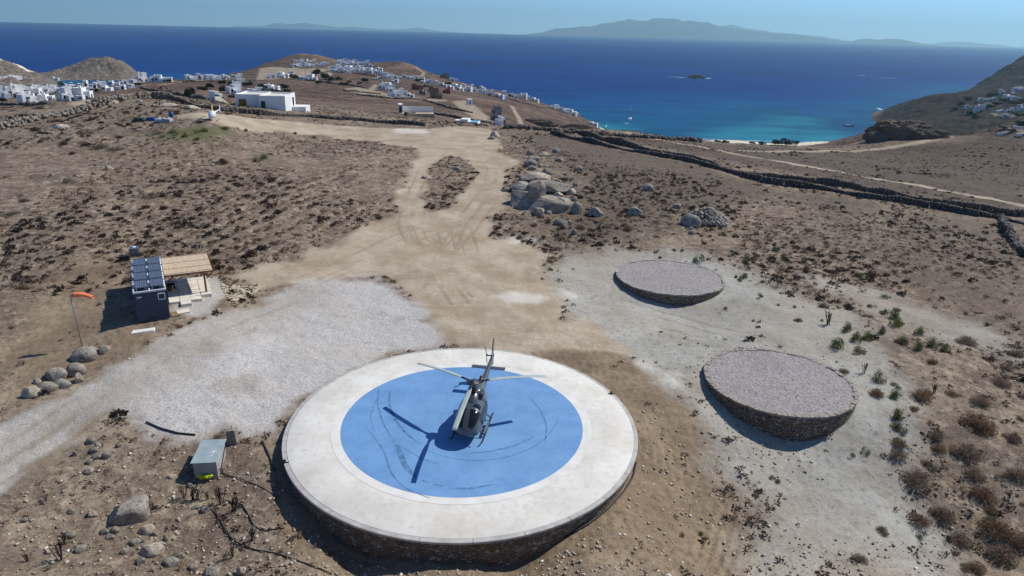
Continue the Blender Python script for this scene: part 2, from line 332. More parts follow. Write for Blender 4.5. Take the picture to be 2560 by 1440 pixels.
HEAD = np.array([on_plane(px, py, SEA)[:2] for px, py in ((2190,322),(2210,276),(2300,259),(2400,238),(2455,231),(2470,222))])
BAYL = np.array([on_plane(px, py, SEA)[:2] for px, py in ((60,206),(150,206),(230,206),(340,203))])

def at_far0(px, py):
    d = rays((px, py))[0]; t = -d[2] / math.hypot(d[0], d[1]); D = min(max(110 / max(t, .02), 520), 2800); k = D / math.hypot(d[0], d[1]); return d[0] * k, d[1] * k
def masks(x, y):
    """road, gravel, pale, dug, sand, white, green, rut, furrow, furrow2 at ground points"""
    nz = 1.4 * fbm(x, y, 4.0, 4, 31); nf = .35 * fbm(x, y, .8, 2, 37)
    d = np.sqrt(x * x + y * y)
    road = sstep(-.9, .9, poly_sd(x, y, ROAD) + 1.6 * nz) * (1 - sstep(-.6, .6, poly_sd(x, y, ISLE) + nz))
    for T in TRACKS: road = np.maximum(road, 1 - sstep(.7, 1.4, line_d(x, y, T) + .8 * nz))
    for T in TRACK2: road = np.maximum(road, .8 * (1 - sstep(.8, 2.6, line_d(x, y, T, 9))))
    road = np.maximum(road, .38 * (1 - sstep(1.2, 4.2, line_d(x, y, ROADL) + 1.2 * nz)))
    for P in DIRTFAR: road = np.maximum(road, .75 * sstep(-2, 2, poly_sd(x, y, P)))
    gravel = sstep(-.8, .9, poly_sd(x, y, GRAVEL) + 1.5 * nz + 1.5 * nf) * (1 - .35 * sstep(0, .35, fbm(x, y, 5, 3, 71) - .25))
    gravel = gravel * (1 - .40 * (1 - sstep(.3, 4.2, line_d(x, y, ROADL))) )
    gravel = np.maximum(gravel, .8 * sstep(-.5, .5, poly_sd(x, y, PATIO_G) + nz))
    pale = sstep(-2.6, 2.6, poly_sd(x, y, PALE) + 2.4 * nz); pale = np.maximum(pale, .75 * sstep(-2, 2, poly_sd(x, y, PALE2) + 2 * nz))
    dug = np.maximum(sstep(-1.6, 1.6, poly_sd(x, y, DUG) + 1.3 * nz), .8 * sstep(-2, 2, poly_sd(x, y, DUGL) + 2 * nz)) * (1 - gravel)
    sand = np.zeros(len(x)); 
    for P in SAND: sand = np.maximum(sand, sstep(-2, 2, poly_sd(x, y, P)))
    white = np.zeros(len(x))
    for P in WHITES: white = np.maximum(white, .5 * sstep(-.6, .8, poly_sd(x, y, P) + 1.2 * nz))
    green = np.zeros(len(x))
    for P in GREENS: green = np.maximum(green, .7 * sstep(-2, 2, poly_sd(x, y, P) + 3 * nz))
    rut = np.zeros(len(x))
    for T in RUTS:
        Td = np.array(dens(T, 40)); g_ = np.gradient(Td, axis=0); nn = np.stack([-g_[:, 1], g_[:, 0]], 1) / (np.hypot(g_[:, 0], g_[:, 1])[:, None] + 1e-9)
        for o in (-.85, .85): rut = np.maximum(rut, 1 - sstep(.10, .28, line_d(x, y, Td + nn * o, 3) + .3 * nf))
    rut *= .05 + .8 * sstep(-.2, .3, fbm(x, y, 9, 2, 41))
    return road, gravel, pale, dug, sand, white, green, rut, sstep(-3, 3, poly_sd(x, y, FURR)), sstep(-3, 3, poly_sd(x, y, FURR2))

# ------------------------------------------------------------------ the ground sheet
ang = np.concatenate([R(-115) + np.arange(60) * R(71) / 60, np.linspace(R(-44), R(44), 1050), R(44) + (np.arange(60) + 1) * R(71) / 60])
rad = np.concatenate([[2, 6, 11, 16, 20], np.exp(np.linspace(math.log(23), math.log(420), 720)), np.exp(np.linspace(math.log(424), math.log(2900), 280))])
A_, D_ = np.meshgrid(ang, rad); gx = (np.sin(A_) * D_).ravel(); gy = (np.cos(A_) * D_).ravel()
gzv = ground(gx, gy)
near = np.hypot(gx, gy) < 420
mk = [np.zeros(len(gx)) for _ in range(10)]
for i, v in enumerate(masks(gx, gy)): mk[i] = v
road, gravel, pale, dug, sand, white, green, rut, fur, fur2 = mk
smooth = np.clip(road + gravel + .5 * pale, 0, 1)
rough_h = .10 * fbm(gx, gy, .9, 3, 51) + .07 * np.abs(fbm(gx, gy, .45, 2, 57))
ridg = np.abs(fbm(gx * .55 + gy * .3, gy * .9, .8, 3, 61))
gzv = gzv + near * ((1 - .85 * smooth) * rough_h * (1 - .5 * dug) + dug * (1 - gravel) * (.10 * ridg + .07 * fbm(gx, gy, .35, 2, 63)))
fa = R(74.5); sx = gx * math.sin(fa) - gy * math.cos(fa)
gzv += near * fur * (1 - smooth) * .15 * np.sin(2 * math.pi * sx / 2.1 + 3.5 * fbm(gx, gy, 9, 3, 66)) * (.6 + fbm(gx, gy, 7, 2, 67))
fb = R(35); sx2 = gx * math.sin(fb) - gy * math.cos(fb); gzv += near * fur2 * .16 * np.sin(2 * math.pi * sx2 / 1.9)
rp = np.hypot(gx - PAD[0], gy - PAD[1]); tp = np.arctan2(gy - PAD[1], gx - PAD[0])
gzv += near * dug * (1 - gravel) * (rp < 34) * sstep(-.05, .25, fbm(gx, gy, 5, 2, 95)) * (.045 * np.sin(2 * math.pi * (rp + .8 * fbm(gx, gy, 6, 2, 96)) / .62))
gzv -= near * rut * .03
gzv += near * gravel * .045 * fbm(gx, gy, .5, 2, 68) + near * gravel * .10 * np.abs(fbm(gx + gy, gy * 2.2, 2.2, 2, 69)) * sstep(-.1, .25, fbm(gx, gy, 7, 2, 70))
na = len(ang); nr = len(rad)
I_ = (np.arange(nr - 1)[:, None] * na + np.arange(na - 1)).ravel()
GF = np.stack([I_, I_ + 1, I_ + na + 1, I_ + na], 1)
GV = np.stack([gx, gy, gzv], 1)
gme = mesh_np('ground', GV, GF, True)
def cattr(me, name, cols):
    a = me.attributes.new(name, 'FLOAT_COLOR', 'POINT'); a.data.foreach_set('color', np.stack(cols, 1).astype(np.float32).ravel())
DKZ = [(wpoly([(1310,330),(1420,332),(1560,375),(1800,430),(1980,478),(2200,510),(2100,560),(1950,500),(1800,500),(1640,560),(1480,600),(1420,560),(1450,470),(1400,400),(1320,370)]), .7), (wpoly([(1540,345),(1700,352),(1900,366),(2150,376),(2400,350),(2600,350),(2600,530),(2300,490),(2050,445),(1800,405),(1600,360)]), .9), (wpoly([(2200,520),(2600,560),(2600,900),(2500,850),(2300,730),(2150,650)]), .45), (np.array([(at_far0(*q)) for q in ((2190,330),(2205,277),(2300,250),(2400,238),(2455,228),(2470,190),(2520,165),(2570,145),(2800,140),(2900,420),(2300,430),(2170,400))]), .95)]  # dark scrub zones; the last also paints shade onto the right headland
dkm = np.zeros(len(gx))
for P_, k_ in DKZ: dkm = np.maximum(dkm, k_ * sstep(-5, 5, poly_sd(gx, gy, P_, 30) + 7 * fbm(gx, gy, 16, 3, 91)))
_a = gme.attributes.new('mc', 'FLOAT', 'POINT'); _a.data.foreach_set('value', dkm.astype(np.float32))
cattr(gme, 'ma', [road, gravel, pale, dug]); cattr(gme, 'mb', [sand, white, green, rut])

def ground_mat():
    t = NT('ground'); P = t.pos(); n = t.noise
    sep = t.n('ShaderNodeSeparateColor'); t.l(t.attr('ma', 'Color'), sep.inputs[0]); road, grav, pale = sep.outputs; dug = t.attr('ma', 'Alpha')
    sep2 = t.n('ShaderNodeSeparateColor'); t.l(t.attr('mb', 'Color'), sep2.inputs[0]); sand, white, green = sep2.outputs; rut = t.attr('mb', 'Alpha')
    dist = t.n('ShaderNodeVectorMath', operation='LENGTH'); t.l(P, dist.inputs[0]); far = t.rng(dist.outputs['Value'], 230, 380)
    mm = n(P, .9, 4, .7); big = n(P, .035, 4, .6); mid = n(P, .22, 5, .65); fine = n(P, 2.2, 5, .7); grit = n(P, 7.5, 3, .75)
    c = t.mix(t.rng(mid, .36, .62), lin(152, 138, 121), lin(112, 99, 88))
    c = t.mix(t.rng(big, .42, .66, 0, .55), c, lin(108, 92, 81))
    c = t.mix(t.rng(fine, .50, .62, 0, .85), c, lin(82, 70, 62))
    c = t.mix(t.rng(mm, .52, .64, 0, .6), c, lin(98, 84, 72)); c = t.mix(t.rng(mm, .46, .36, 0, .5), c, lin(186, 168, 146))
    c = t.mix(t.rng(grit, .56, .66, 0, .6), c, lin(78, 66, 58)); c = t.mix(t.rng(grit, .42, .34, 0, .5), c, lin(196, 180, 160))
    # slopes far off: browner, mottled with low scrub
    f1 = n(P, .03, 6, .72); f2 = n(P, .16, 4, .75)
    cf = t.mix(t.rng(f1, .38, .62), lin(126, 104, 90), lin(92, 76, 68))
    cf = t.mix(t.rng(f2, .46, .6, 0, .9), cf, lin(62, 54, 50))
    cf = t.mix(t.rng(n(P, .011, 3), .56, .7, 0, .45), cf, lin(150, 128, 108))
    far2 = t.rng(dist.outputs['Value'], 1180, 1280); ck = t.mix(t.rng(f2, .40, .58), lin(150, 138, 126), lin(84, 76, 70)); ck = t.mix(t.rng(n(P, .45, 3, .7), .5, .64, 0, .6), ck, lin(66, 60, 56)); ck = t.mix(t.rng(f1, .5, .62, 0, .7), ck, lin(112, 98, 86))
    cf = t.mix(far2, cf, ck)
    c = t.mix(far, c, cf)
    sp = t.voro(P, 3.2); spk = t.rng(sp, .10, .05)                               # small pale stones lying in the soil
    c = t.mix(t.math('MULTIPLY', t.math('MULTIPLY', spk, t.rng(n(P, .5, 2), .48, .62)), t.rng(far, 0, 1, .75, 0)), c, lin(214, 204, 190))
    dk = t.attr('mc'); cdk = t.mix(t.rng(fine, .42, .62), lin(96, 84, 75), lin(58, 51, 47)); cdk = t.mix(t.rng(mid, .44, .64, 0, .7), cdk, lin(108, 95, 84)); cdk = t.mix(far, cdk, t.mix(t.rng(f2, .4, .62), lin(54, 50, 47), lin(30, 31, 31)))  # denser dark scrub; the far tones also hold the headland's slope shade as colour
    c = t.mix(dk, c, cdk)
    c = t.mix(green, c, lin(92, 96, 62))
    cd = t.mix(t.rng(mid, .35, .65), lin(152, 134, 113), lin(116, 100, 84)); cd = t.mix(t.rng(fine, .5, .68, 0, .7), cd, lin(98, 83, 68)); cd = t.mix(t.rng(grit, .6, .72, 0, .6), cd, lin(196, 180, 156))
    c = t.mix(dug, c, cd)
    cp = t.mix(t.rng(mid, .38, .62), lin(170, 168, 160), lin(150, 145, 135)); cp = t.mix(t.rng(big, .4, .62, 0, .7), cp, lin(160, 147, 128)); cp = t.mix(t.rng(fine, .52, .64, 0, .65), cp, lin(126, 118, 107)); cp = t.mix(t.rng(grit, .60, .68, 0, .7), cp, lin(216, 212, 204))
    c = t.mix(1.0, c, (.97, .95, .91, 1), 'MULTIPLY')
    c = t.mix(pale, c, cp)
    cr_ = t.mix(t.rng(mid, .36, .64), lin(180, 166, 146), lin(154, 138, 117)); cr_ = t.mix(t.rng(fine, .5, .7, 0, .45), cr_, lin(146, 124, 98)); cr_ = t.mix(t.rng(n(P, 1.2, 2), .6, .7, 0, .3), cr_, lin(204, 188, 164))
    c = t.mix(road, c, cr_)
    vg = t.voro(P, 13.0, 'F1', 'Color'); vs = t.n('ShaderNodeSeparateColor'); t.l(vg, vs.inputs[0])
    cg = t.mix(vs.outputs[0], lin(164, 159, 154), lin(202, 196, 190)); cg = t.mix(t.rng(vs.outputs[1], .80, .95, 0, .6), cg, lin(120, 114, 110)); cg = t.mix(t.rng(mid, .5, .68, 0, .4), cg, lin(178, 166, 148)); cg = t.mix(t.rng(n(P, .6, 3), .54, .68, 0, .3), cg, lin(158, 150, 144))
    c = t.mix(grav, c, cg)
    c = t.mix(white, c, lin(222, 216, 206)); c = t.mix(sand, c, lin(222, 208, 184))
    c = t.mix(t.math('MULTIPLY', rut, .5), c, lin(126, 106, 84))
    g1 = t.math('ADD', t.math('MULTIPLY', fine, .6), t.math('MULTIPLY', grit, .4))
    nm = t.bump(g1, .9, .11); nm = t.bump(f1, 1.0, .01, nm)
    nfar = t.n('ShaderNodeBump'); t.l(f2, nfar.inputs['Height']); t.l(far, nfar.inputs['Strength']); nfar.inputs['Distance'].default_value = 3.0; t.l(nm, nfar.inputs['Normal'])
    return t.fin(c, .95, .12, 0, nfar.outputs['Normal'])
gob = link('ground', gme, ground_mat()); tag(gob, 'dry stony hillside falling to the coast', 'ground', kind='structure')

# ------------------------------------------------------------------ the sea
sa = np.concatenate([np.linspace(R(-125), R(-46), 40)[:-1], np.linspace(R(-46), R(46), 420), np.linspace(R(46), R(125), 40)[1:]])
srd = np.exp(np.linspace(math.log(330), math.log(23500), 330))
A2, D2 = np.meshgrid(sa, srd); sxx = (np.sin(A2) * D2).ravel(); syy = (np.cos(A2) * D2).ravel()
dc = np.full(len(sxx), 1e4)
for Pl, m_, k_ in ((COAST[0], 900, 1.0), (HEAD, 700, 1.9), (BAYL, 500, 1.6)): dc = np.minimum(dc, line_d(sxx, syy, Pl, m_) * k_ + (0 if k_ == 1 else 40))
foam = np.zeros(len(sxx))
I2 = (np.arange(len(srd) - 1)[:, None] * len(sa) + np.arange(len(sa) - 1)).ravel()
sme = mesh_np('sea', np.stack([sxx, syy, np.full(len(sxx), SEA)], 1), np.stack([I2, I2 + 1, I2 + len(sa) + 1, I2 + len(sa)], 1), True)
_a = sme.attributes.new('shore', 'FLOAT', 'POINT'); _a.data.foreach_set('value', dc.astype(np.float32))
def sea_mat():
    t = NT('sea_water'); P = t.pos(); d = t.attr('shore')
    st = t.n('ShaderNodeMapping'); t.l(P, st.inputs[0]); st.inputs['Rotation'].default_value = (0, 0, R(-22)); st.inputs['Scale'].default_value = (.35, 1, 1)
    big = t.noise(P, .0022, 4, .6); wv = t.noise(st.outputs[0], .02, 5, .62); w2 = t.noise(st.outputs[0], .09, 4, .6)
    dd = t.math('ADD', d, t.rng(big, .3, .7, -45, 45))
    c = t.mix(t.rng(big, .35, .65), lin(5, 48, 104), lin(9, 60, 122))
    c = t.mix(t.rng(dd, 560, 200), c, lin(12, 78, 126)); c = t.mix(t.rng(dd, 270, 40), c, lin(10, 82, 117)); c = t.mix(t.rng(dd, 60, 5), c, lin(34, 118, 138))
    c = t.mix(t.rng(wv, .45, .62, 0, .35), c, lin(4, 34, 82))
    c = t.mix(t.rng(t.noise(st.outputs[0], .05, 3, .7), .705, .74, 0, .5), c, lin(170, 200, 220))   # scattered white horses
    nm = t.bump(wv, .8, 3.0); nm = t.bump(w2, .9, 1.0, nm)
    df = t.n('ShaderNodeBsdfDiffuse'); t.l(c, df.inputs[0]); gl = t.n('ShaderNodeBsdfGlossy'); gl.inputs['Roughness'].default_value = .36; t.l(nm, gl.inputs['Normal']); t.l(nm, df.inputs['Normal'])
    ms = t.n('ShaderNodeMixShader'); ms.inputs[0].default_value = .06; t.l(df.outputs[0], ms.inputs[1]); t.l(gl.outputs[0], ms.inputs[2]); t.l(ms.outputs[0], t.out.inputs['Surface'])
    return t.m
tag(link('sea', sme, sea_mat()), 'deep blue sea, turquoise along the beach', 'sea', kind='structure')
# surf along the right headland and around the islet
def surf(name, P, wd, label):
    P = np.array(P); V = []; n = len(P)
    for i in range(n):
        a = P[max(i - 1, 0)]; b = P[min(i + 1, n - 1)]; t_ = (b - a) / (np.linalg.norm(b - a) + 1e-9); nn = np.array([-t_[1], t_[0]]); k = wd * (.4 + rng.random())
        V += [(*(P[i] - nn * k), SEA + .05), (*(P[i] + nn * k), SEA + .05)]
    F = [(2 * i, 2 * i + 1, 2 * i + 3, 2 * i + 2) for i in range(n - 1)]
    tag(link(name, mesh_np(name, V, F), MFOAM), label, 'surf', kind='structure')
MFOAM = pmat('foam', lin(200, 212, 220), lin(110, 150, 180), .2, .9, world=True)
hp = dens([on_plane(px, py, SEA)[:2] for px, py in ((2195,270),(2212,277),(2235,283),(2262,290))]); surf('surf', hp + rng.normal(0, 1.5, hp.shape), 3.2, 'white surf breaking along the dark headland point')
hp = dens([on_plane(px, py, SEA)[:2] for px, py in ((1678,191.5),(1700,193.5),(1722,195),(1745,196),(1770,196.5),(1775,195))]); surf('surf', hp + rng.normal(0, 3, hp.shape), 7, 'white surf around the small rocky islet')
hp = dens([on_plane(px, py, SEA)[:2] for px, py in ((1700,345.5),(1850,350.8),(2000,355.5),(2060,354))]); surf('surf', hp + rng.normal(0, .5, hp.shape), 1.6, 'thin line of surf along the sandy beach')
def wake(px0, px1, wd, label):
    a = np.array(on_plane(*px0, SEA)[:2]); b = np.array(on_plane(*px1, SEA)[:2]); q = dens([a, b], 30); V = []
    t_ = (b - a) / np.linalg.norm(b - a); nn = np.array([-t_[1], t_[0]])
    for i, p in enumerate(q): k = wd * (i / 29) ** 1.5 * (.7 + .6 * rng.random()) + .3; V += [(*(p - nn * k), SEA + .06), (*(p + nn * k), SEA + .06)]
    tag(link('wake', mesh_np('wake', V, [(2 * i, 2 * i + 1, 2 * i + 3, 2 * i + 2) for i in range(29)]), MFOAM), label, 'wake', kind='structure')
wake((2178,196.5),(2234,195.3), 2.6, 'white wake trailing the nearer motor boat'); wake((2136,189.5),(2157,188.6), 2.6, 'short white wake trailing the farther motor boat')

# ------------------------------------------------------------------ islands on the horizon
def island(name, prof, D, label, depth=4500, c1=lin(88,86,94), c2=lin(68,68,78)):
    prof = np.array(prof, float); q = dens(prof, 160); V = []; nb = 14
    j = np.cumsum(rng.normal(0, .5, 160)); j -= np.linspace(j[0], j[-1], 160)
    for i, (px, py) in enumerate(q):
        d = rays((px, py))[0]; h = math.hypot(d[0], d[1]); ux, uy = d[0] / h, d[1] / h; zt = CH + d[2] / h * D
        for k in range(nb):
            f = k / (nb - 1); e = 1 - abs(f - .6) / .6 if f < .6 else 1 - (f - .6) / .4; dd = D + depth * (f - .6)
            rg = float(fbm(np.array([ux * dd]), np.array([uy * dd]), 900, 4, 3)[0])
            z = -150 + (zt + (5 + .055 * (zt + 110)) * float(fbm(np.array([px * 1.0]), np.array([py * .2]), 26, 4, 9)[0]) * 2 + 150) * (max(e, 0) ** .8) * (1 + .5 * rg * (1 - e)) ; V.append((ux * dd, uy * dd, z))
    F = [(i * nb + k, (i + 1) * nb + k, (i + 1) * nb + k + 1, i * nb + k + 1) for i in range(159) for k in range(nb - 1)]
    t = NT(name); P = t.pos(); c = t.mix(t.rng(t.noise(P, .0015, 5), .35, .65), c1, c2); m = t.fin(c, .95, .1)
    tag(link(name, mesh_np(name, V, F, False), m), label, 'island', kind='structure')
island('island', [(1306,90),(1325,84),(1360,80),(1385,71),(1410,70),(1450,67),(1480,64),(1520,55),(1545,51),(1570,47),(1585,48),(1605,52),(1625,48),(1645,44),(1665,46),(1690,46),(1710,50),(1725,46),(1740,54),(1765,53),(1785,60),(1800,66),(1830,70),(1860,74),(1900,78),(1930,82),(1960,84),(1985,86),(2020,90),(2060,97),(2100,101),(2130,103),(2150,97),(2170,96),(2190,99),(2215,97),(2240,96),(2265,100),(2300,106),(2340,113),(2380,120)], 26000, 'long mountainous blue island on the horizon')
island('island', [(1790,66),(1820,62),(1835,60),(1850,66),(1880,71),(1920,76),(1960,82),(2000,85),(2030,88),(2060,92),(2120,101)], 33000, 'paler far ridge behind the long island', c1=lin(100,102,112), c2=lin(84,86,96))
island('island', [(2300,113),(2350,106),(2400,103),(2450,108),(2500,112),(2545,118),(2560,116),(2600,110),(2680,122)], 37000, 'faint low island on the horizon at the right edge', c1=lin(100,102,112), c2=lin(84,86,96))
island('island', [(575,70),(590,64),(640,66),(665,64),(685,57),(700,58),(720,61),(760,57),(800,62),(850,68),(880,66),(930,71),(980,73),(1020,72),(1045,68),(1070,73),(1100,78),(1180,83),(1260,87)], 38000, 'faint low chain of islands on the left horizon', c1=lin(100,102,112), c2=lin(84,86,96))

# ------------------------------------------------------------------ materials for the built things
def stone_mat(name, c1, c2, mortar, scale, zs=1.7, bump=.06):
    t = NT(name); mp = t.n('ShaderNodeMapping'); t.l(t.pos(), mp.inputs[0]); mp.inputs['Scale'].default_value = (1, 1, zs)
    v = mp.outputs[0]; cc = t.n('ShaderNodeSeparateColor'); t.l(t.voro(v, scale, 'F1', 'Color'), cc.inputs[0]); e = t.voro(v, scale, 'DISTANCE_TO_EDGE')
    c = t.mix(cc.outputs[0], c1, c2); c = t.mix(t.rng(cc.outputs[1], .75, .95), c, lin(188, 176, 158)); c = t.mix(t.rng(cc.outputs[2], .8, .95), c, lin(150, 110, 70))
    c = t.mix(t.rng(t.noise(v, 6, 4), .4, .7, 0, .4), c, lin(80, 72, 66)); c = t.mix(t.rng(e, .06, .02), c, mortar)
    nm = t.bump(t.rng(e, 0, .14), 1.0, bump); return t.fin(c, .9, .15, 0, t.bump(t.noise(v, 9, 4), .5, .03, nm))
M_wall = stone_mat('stone_facing', lin(150, 138, 124), lin(110, 100, 92), lin(96, 88, 80), 4.0)
M_dry = stone_mat('dry_stone', lin(160, 150, 136), lin(120, 110, 100), lin(40, 36, 32), 4.2, 2.2, .09)
def conc_mat():
    t = NT('pale_concrete'); P = t.pos(); a = t.noise(P, .35, 5, .6); b = t.noise(P, 2.2, 4, .6)
    c = t.mix(t.rng(a, .35, .65), lin(224, 220, 211), lin(206, 200, 190)); c = t.mix(t.rng(b, .5, .72, 0, .5), c, lin(186, 176, 162)); c = t.mix(t.rng(t.noise(P, .22, 5, .7), .5, .68, 0, .5), c, lin(196, 184, 164)); c = t.mix(t.rng(t.noise(P, 14, 2), .62, .75, 0, .3), c, lin(160, 152, 144))
    return t.fin(c, .85, .25, 0, t.bump(b, .3, .02))
def blue_mat():
    t = NT('blue_paint'); P = t.pos(); a = t.noise(P, .5, 5, .62); b = t.noise(P, 3.0, 5, .7)
    c = t.mix(t.rng(a, .35, .65), lin(112, 154, 198), lin(98, 140, 186)); c = t.mix(t.rng(b, .52, .72, 0, .35), c, lin(136, 170, 204)); c = t.mix(t.rng(t.noise(P, .9, 4, .7), .58, .72, 0, .22), c, lin(88, 124, 164)); c = t.mix(t.rng(t.noise(P, 22, 2), .70, .76, 0, .55), c, lin(190, 208, 226))
    return t.fin(c, .62, .35, 0, t.bump(b, .25, .01))
M_conc = conc_mat(); M_blue = blue_mat()
M_kerb = pmat('grey_coping', lin(188, 184, 178), lin(164, 160, 154), 1.4, .85, .2, world=True, bump=.01)
M_wpaint = pmat('white_line_paint', lin(224, 221, 214), lin(210, 206, 198), .9, .75, .25, world=True)
M_rubber = pmat('rubber_mark', lin(74, 104, 136), lin(100, 142, 184), 2.5, .8, .2, world=True)
def tankgrav_mat():
    t = NT('pinkish_gravel'); P = t.pos(); cc = t.n('ShaderNodeSeparateColor'); v = t.voro(P, 7.5, 'F1', 'Color'); t.l(v, cc.inputs[0])
    c = t.mix(cc.outputs[0], lin(138, 132, 130), lin(168, 161, 158)); c = t.mix(t.rng(cc.outputs[1], .75, .9, 0, .8), c, lin(116, 108, 110)); c = t.mix(t.rng(t.noise(P, .45, 4, .6), .48, .68, 0, .4), c, lin(150, 138, 130)); c = t.mix(t.rng(t.noise(P, .12, 3), .5, .7, 0, .3), c, lin(128, 120, 122))
    return t.fin(c, .95, .15, 0, t.bump(t.voro(P, 7.5), .9, .05))
M_tgrav = tankgrav_mat()
M_white = pmat('white_plaster', lin(232, 231, 228), lin(218, 216, 212), .6, .8, .2, bump=.004)
M_dark = pmat('dark_opening', (.012, .014, .018, 1), (.02, .022, .026, 1), 2, .25, .5)
M_black = pmat('black_plastic', (.014, .014, .015, 1), (.022, .022, .022, 1), 4, .55, .4)
M_steel = pmat('galvanised_steel', lin(150, 160, 164), lin(128, 138, 142), 2.2, .42, .5, .75)
M_wmetal = pmat('white_metal', lin(226, 228, 230), lin(206, 210, 212), 3, .45, .4)
M_rock = None
def rock_mat(name, a, b, dk):
    t = NT(name); P = t.obj(); r = t.n('ShaderNodeObjectInfo').outputs['Random']; n1 = t.noise(P, 1.6, 6, .65); n2 = t.noise(P, 7, 5, .7)
    c = t.mix(t.rng(n1, .38, .64), a, b); c = t.mix(t.rng(n2, .48, .64, 0, .75), c, dk); c = t.mix(t.rng(t.noise(P, 3.2, 4, .7), .54, .66, 0, .6), c, dk); c = t.mix(t.rng(r, 0, 1, 0, .4), c, lin(144, 126, 106))
    return t.fin(c, .92, .15, 0, t.bump(n2, .8, .08, t.bump(n1, .8, .15)))
M_cop = rock_mat('coping_stone', lin(190, 184, 176), lin(150, 144, 138), lin(110, 106, 102)); M_rock = rock_mat('granite', lin(172, 166, 155), lin(132, 126, 118), lin(78, 75, 72)); M_rock2 = rock_mat('pale_granite', lin(206, 196, 180), lin(172, 160, 142), lin(120, 110, 100))

# ------------------------------------------------------------------ the helipad
def annulus(r0, r1, z, n=160, a0=0, a1=2 * math.pi):
    V = [(r * math.cos(a0 + (a1 - a0) * k / n), r * math.sin(a0 + (a1 - a0) * k / n), z) for r in (r0, r1) for k in range(n + 1)]
    return V, [(k, n + 1 + k, n + 2 + k, k + 1) for k in range(n)]
pad = empty('helipad', (PAD[0], PAD[1], 0), 0, 'round raised helipad with blue centre, pale concrete rim and stone-faced wall', 'helipad')
m = MB(); n_ = 192; prof = [(11.75, -3.2), (11.75, -.16)]
V = [(r * math.cos(2 * math.pi * k / n_), r * math.sin(2 * math.pi * k / n_), z) for r, z in prof for k in range(n_)]
m.add(V, [(k, (k + 1) % n_, n_ + (k + 1) % n_, n_ + k) for k in range(n_)], True); m.build('stone_wall', M_wall, pad)
m = MB(); m.lathe([(11.7, -.2), (11.7, -.02), (11.65, 0), (9, .012), (.01, .02)], 192); m.build('concrete_slab', M_conc, pad)
m = MB()
for k in range(26):                                                          # coping slabs with joints
    a0 = 2 * math.pi * k / 26 + .0013; a1 = 2 * math.pi * (k + 1) / 26 - .0013; ns = 8; rr = []
    for r, z in ((11.7, -.17), (11.98, -.17), (11.98, -.05), (11.95, -.03), (11.703, -.012)):
        rr.append([(r * math.cos(a0 + (a1 - a0) * i / ns), r * math.sin(a0 + (a1 - a0) * i / ns), z) for i in range(ns + 1)])
    V = [p for r_ in rr for p in r_]; q = ns + 1
    F = [((j * q + i), (j * q + i + 1), ((j + 1) % 5) * q + i + 1, ((j + 1) % 5) * q + i) for j in range(5) for i in range(ns)] + [tuple(j * q for j in range(5)), tuple(j * q + ns for j in range(5))[::-1]]
    m.add(V, F)
m.build('coping', M_kerb, pad)
m = MB(); V, F = annulus(PADB - .02, PADB + .62, 0); V = [(x, y, .0245 - (math.hypot(x, y) - 8.3) * .003) for x, y, z in V]; m.add(V, F); m.build('white_ring', M_wpaint, pad)
m = MB(); V, F = annulus(.01, PADB, .03); m.add(V, F); m.build('blue_disc', M_blue, pad)
SC = [([(975,975),(972,1010),(985,1045),(1010,1080),(1052,1112)], .10), ([(947,968),(943,1010),(958,1060),(982,1098)], .06), ([(982,1098),(998,1125),(1010,1160),(1025,1180),(1040,1192)], .20), ([(915,1070),(950,1110),(965,1138),(974,1180),(1010,1222),(1075,1245)], .05),
      ([(1160,1133),(1210,1131),(1280,1117),(1340,1090)], .06), ([(1070,1128),(1140,1150),(1200,1153),(1270,1145),(1340,1117),(1380,1080),(1397,1040)], .035), ([(1052,1200),(1075,1207)], .06), ([(1085,1211),(1108,1217)], .08), ([(1125,1220),(1170,1222),(1230,1212)], .09), ([(1320,990),(1352,1025),(1367,1065),(1363,1105)], .06), ([(1000,1115),(1060,1150),(1100,1160)], .03), ([(968,980),(940,1000),(925,1040),(935,1080)], .03)]
m = MB()
for P, wd in SC:
    P = dens([tuple(on_plane(px, py, .03))[:2] for px, py in P], 24); P = np.array(P)
    for _ in range(4): P[1:-1] = .5 * P[1:-1] + .25 * (P[:-2] + P[2:])
    V = []
    for i in range(24):
        t_ = P[min(i + 1, 23)] - P[max(i - 1, 0)]; t_ /= np.linalg.norm(t_) + 1e-9; nn = np.array([-t_[1], t_[0]]); k = wd * math.sin(math.pi * (i + .4) / 24) ** .5
        V += [(P[i][0] - nn[0] * k - PAD[0], P[i][1] - nn[1] * k - PAD[1], .0345), (P[i][0] + nn[0] * k - PAD[0], P[i][1] + nn[1] * k - PAD[1], .0345)]
    m.add(V, [(2 * i, 2 * i + 1, 2 * i + 3, 2 * i + 2) for i in range(23)])
m.build('tyre_mark', M_rubber, pad)
lamps = []
for px, py, where in ((1528, 985, 'right'), (712, 1157, 'left')):
    p = on_plane(px, py, -.03); o = empty('edge_lamp', p, 0, 'small black lamp fitting on the helipad coping at its %s edge' % where, 'lamp', 'lamps on the helipad edge')
    m = MB(); m.lathe([(.06, 0), (.06, .12), (.09, .14), (.09, .2), (.03, .24)], 12); m.build('lamp_head', M_black, o)
    m = MB(); m.bar((-.25, 0, .04), (.25, 0, .04), .05); m.bar((0, -.2, .03), (0, .2, .03), .04); m.build('bracket', M_black, o)

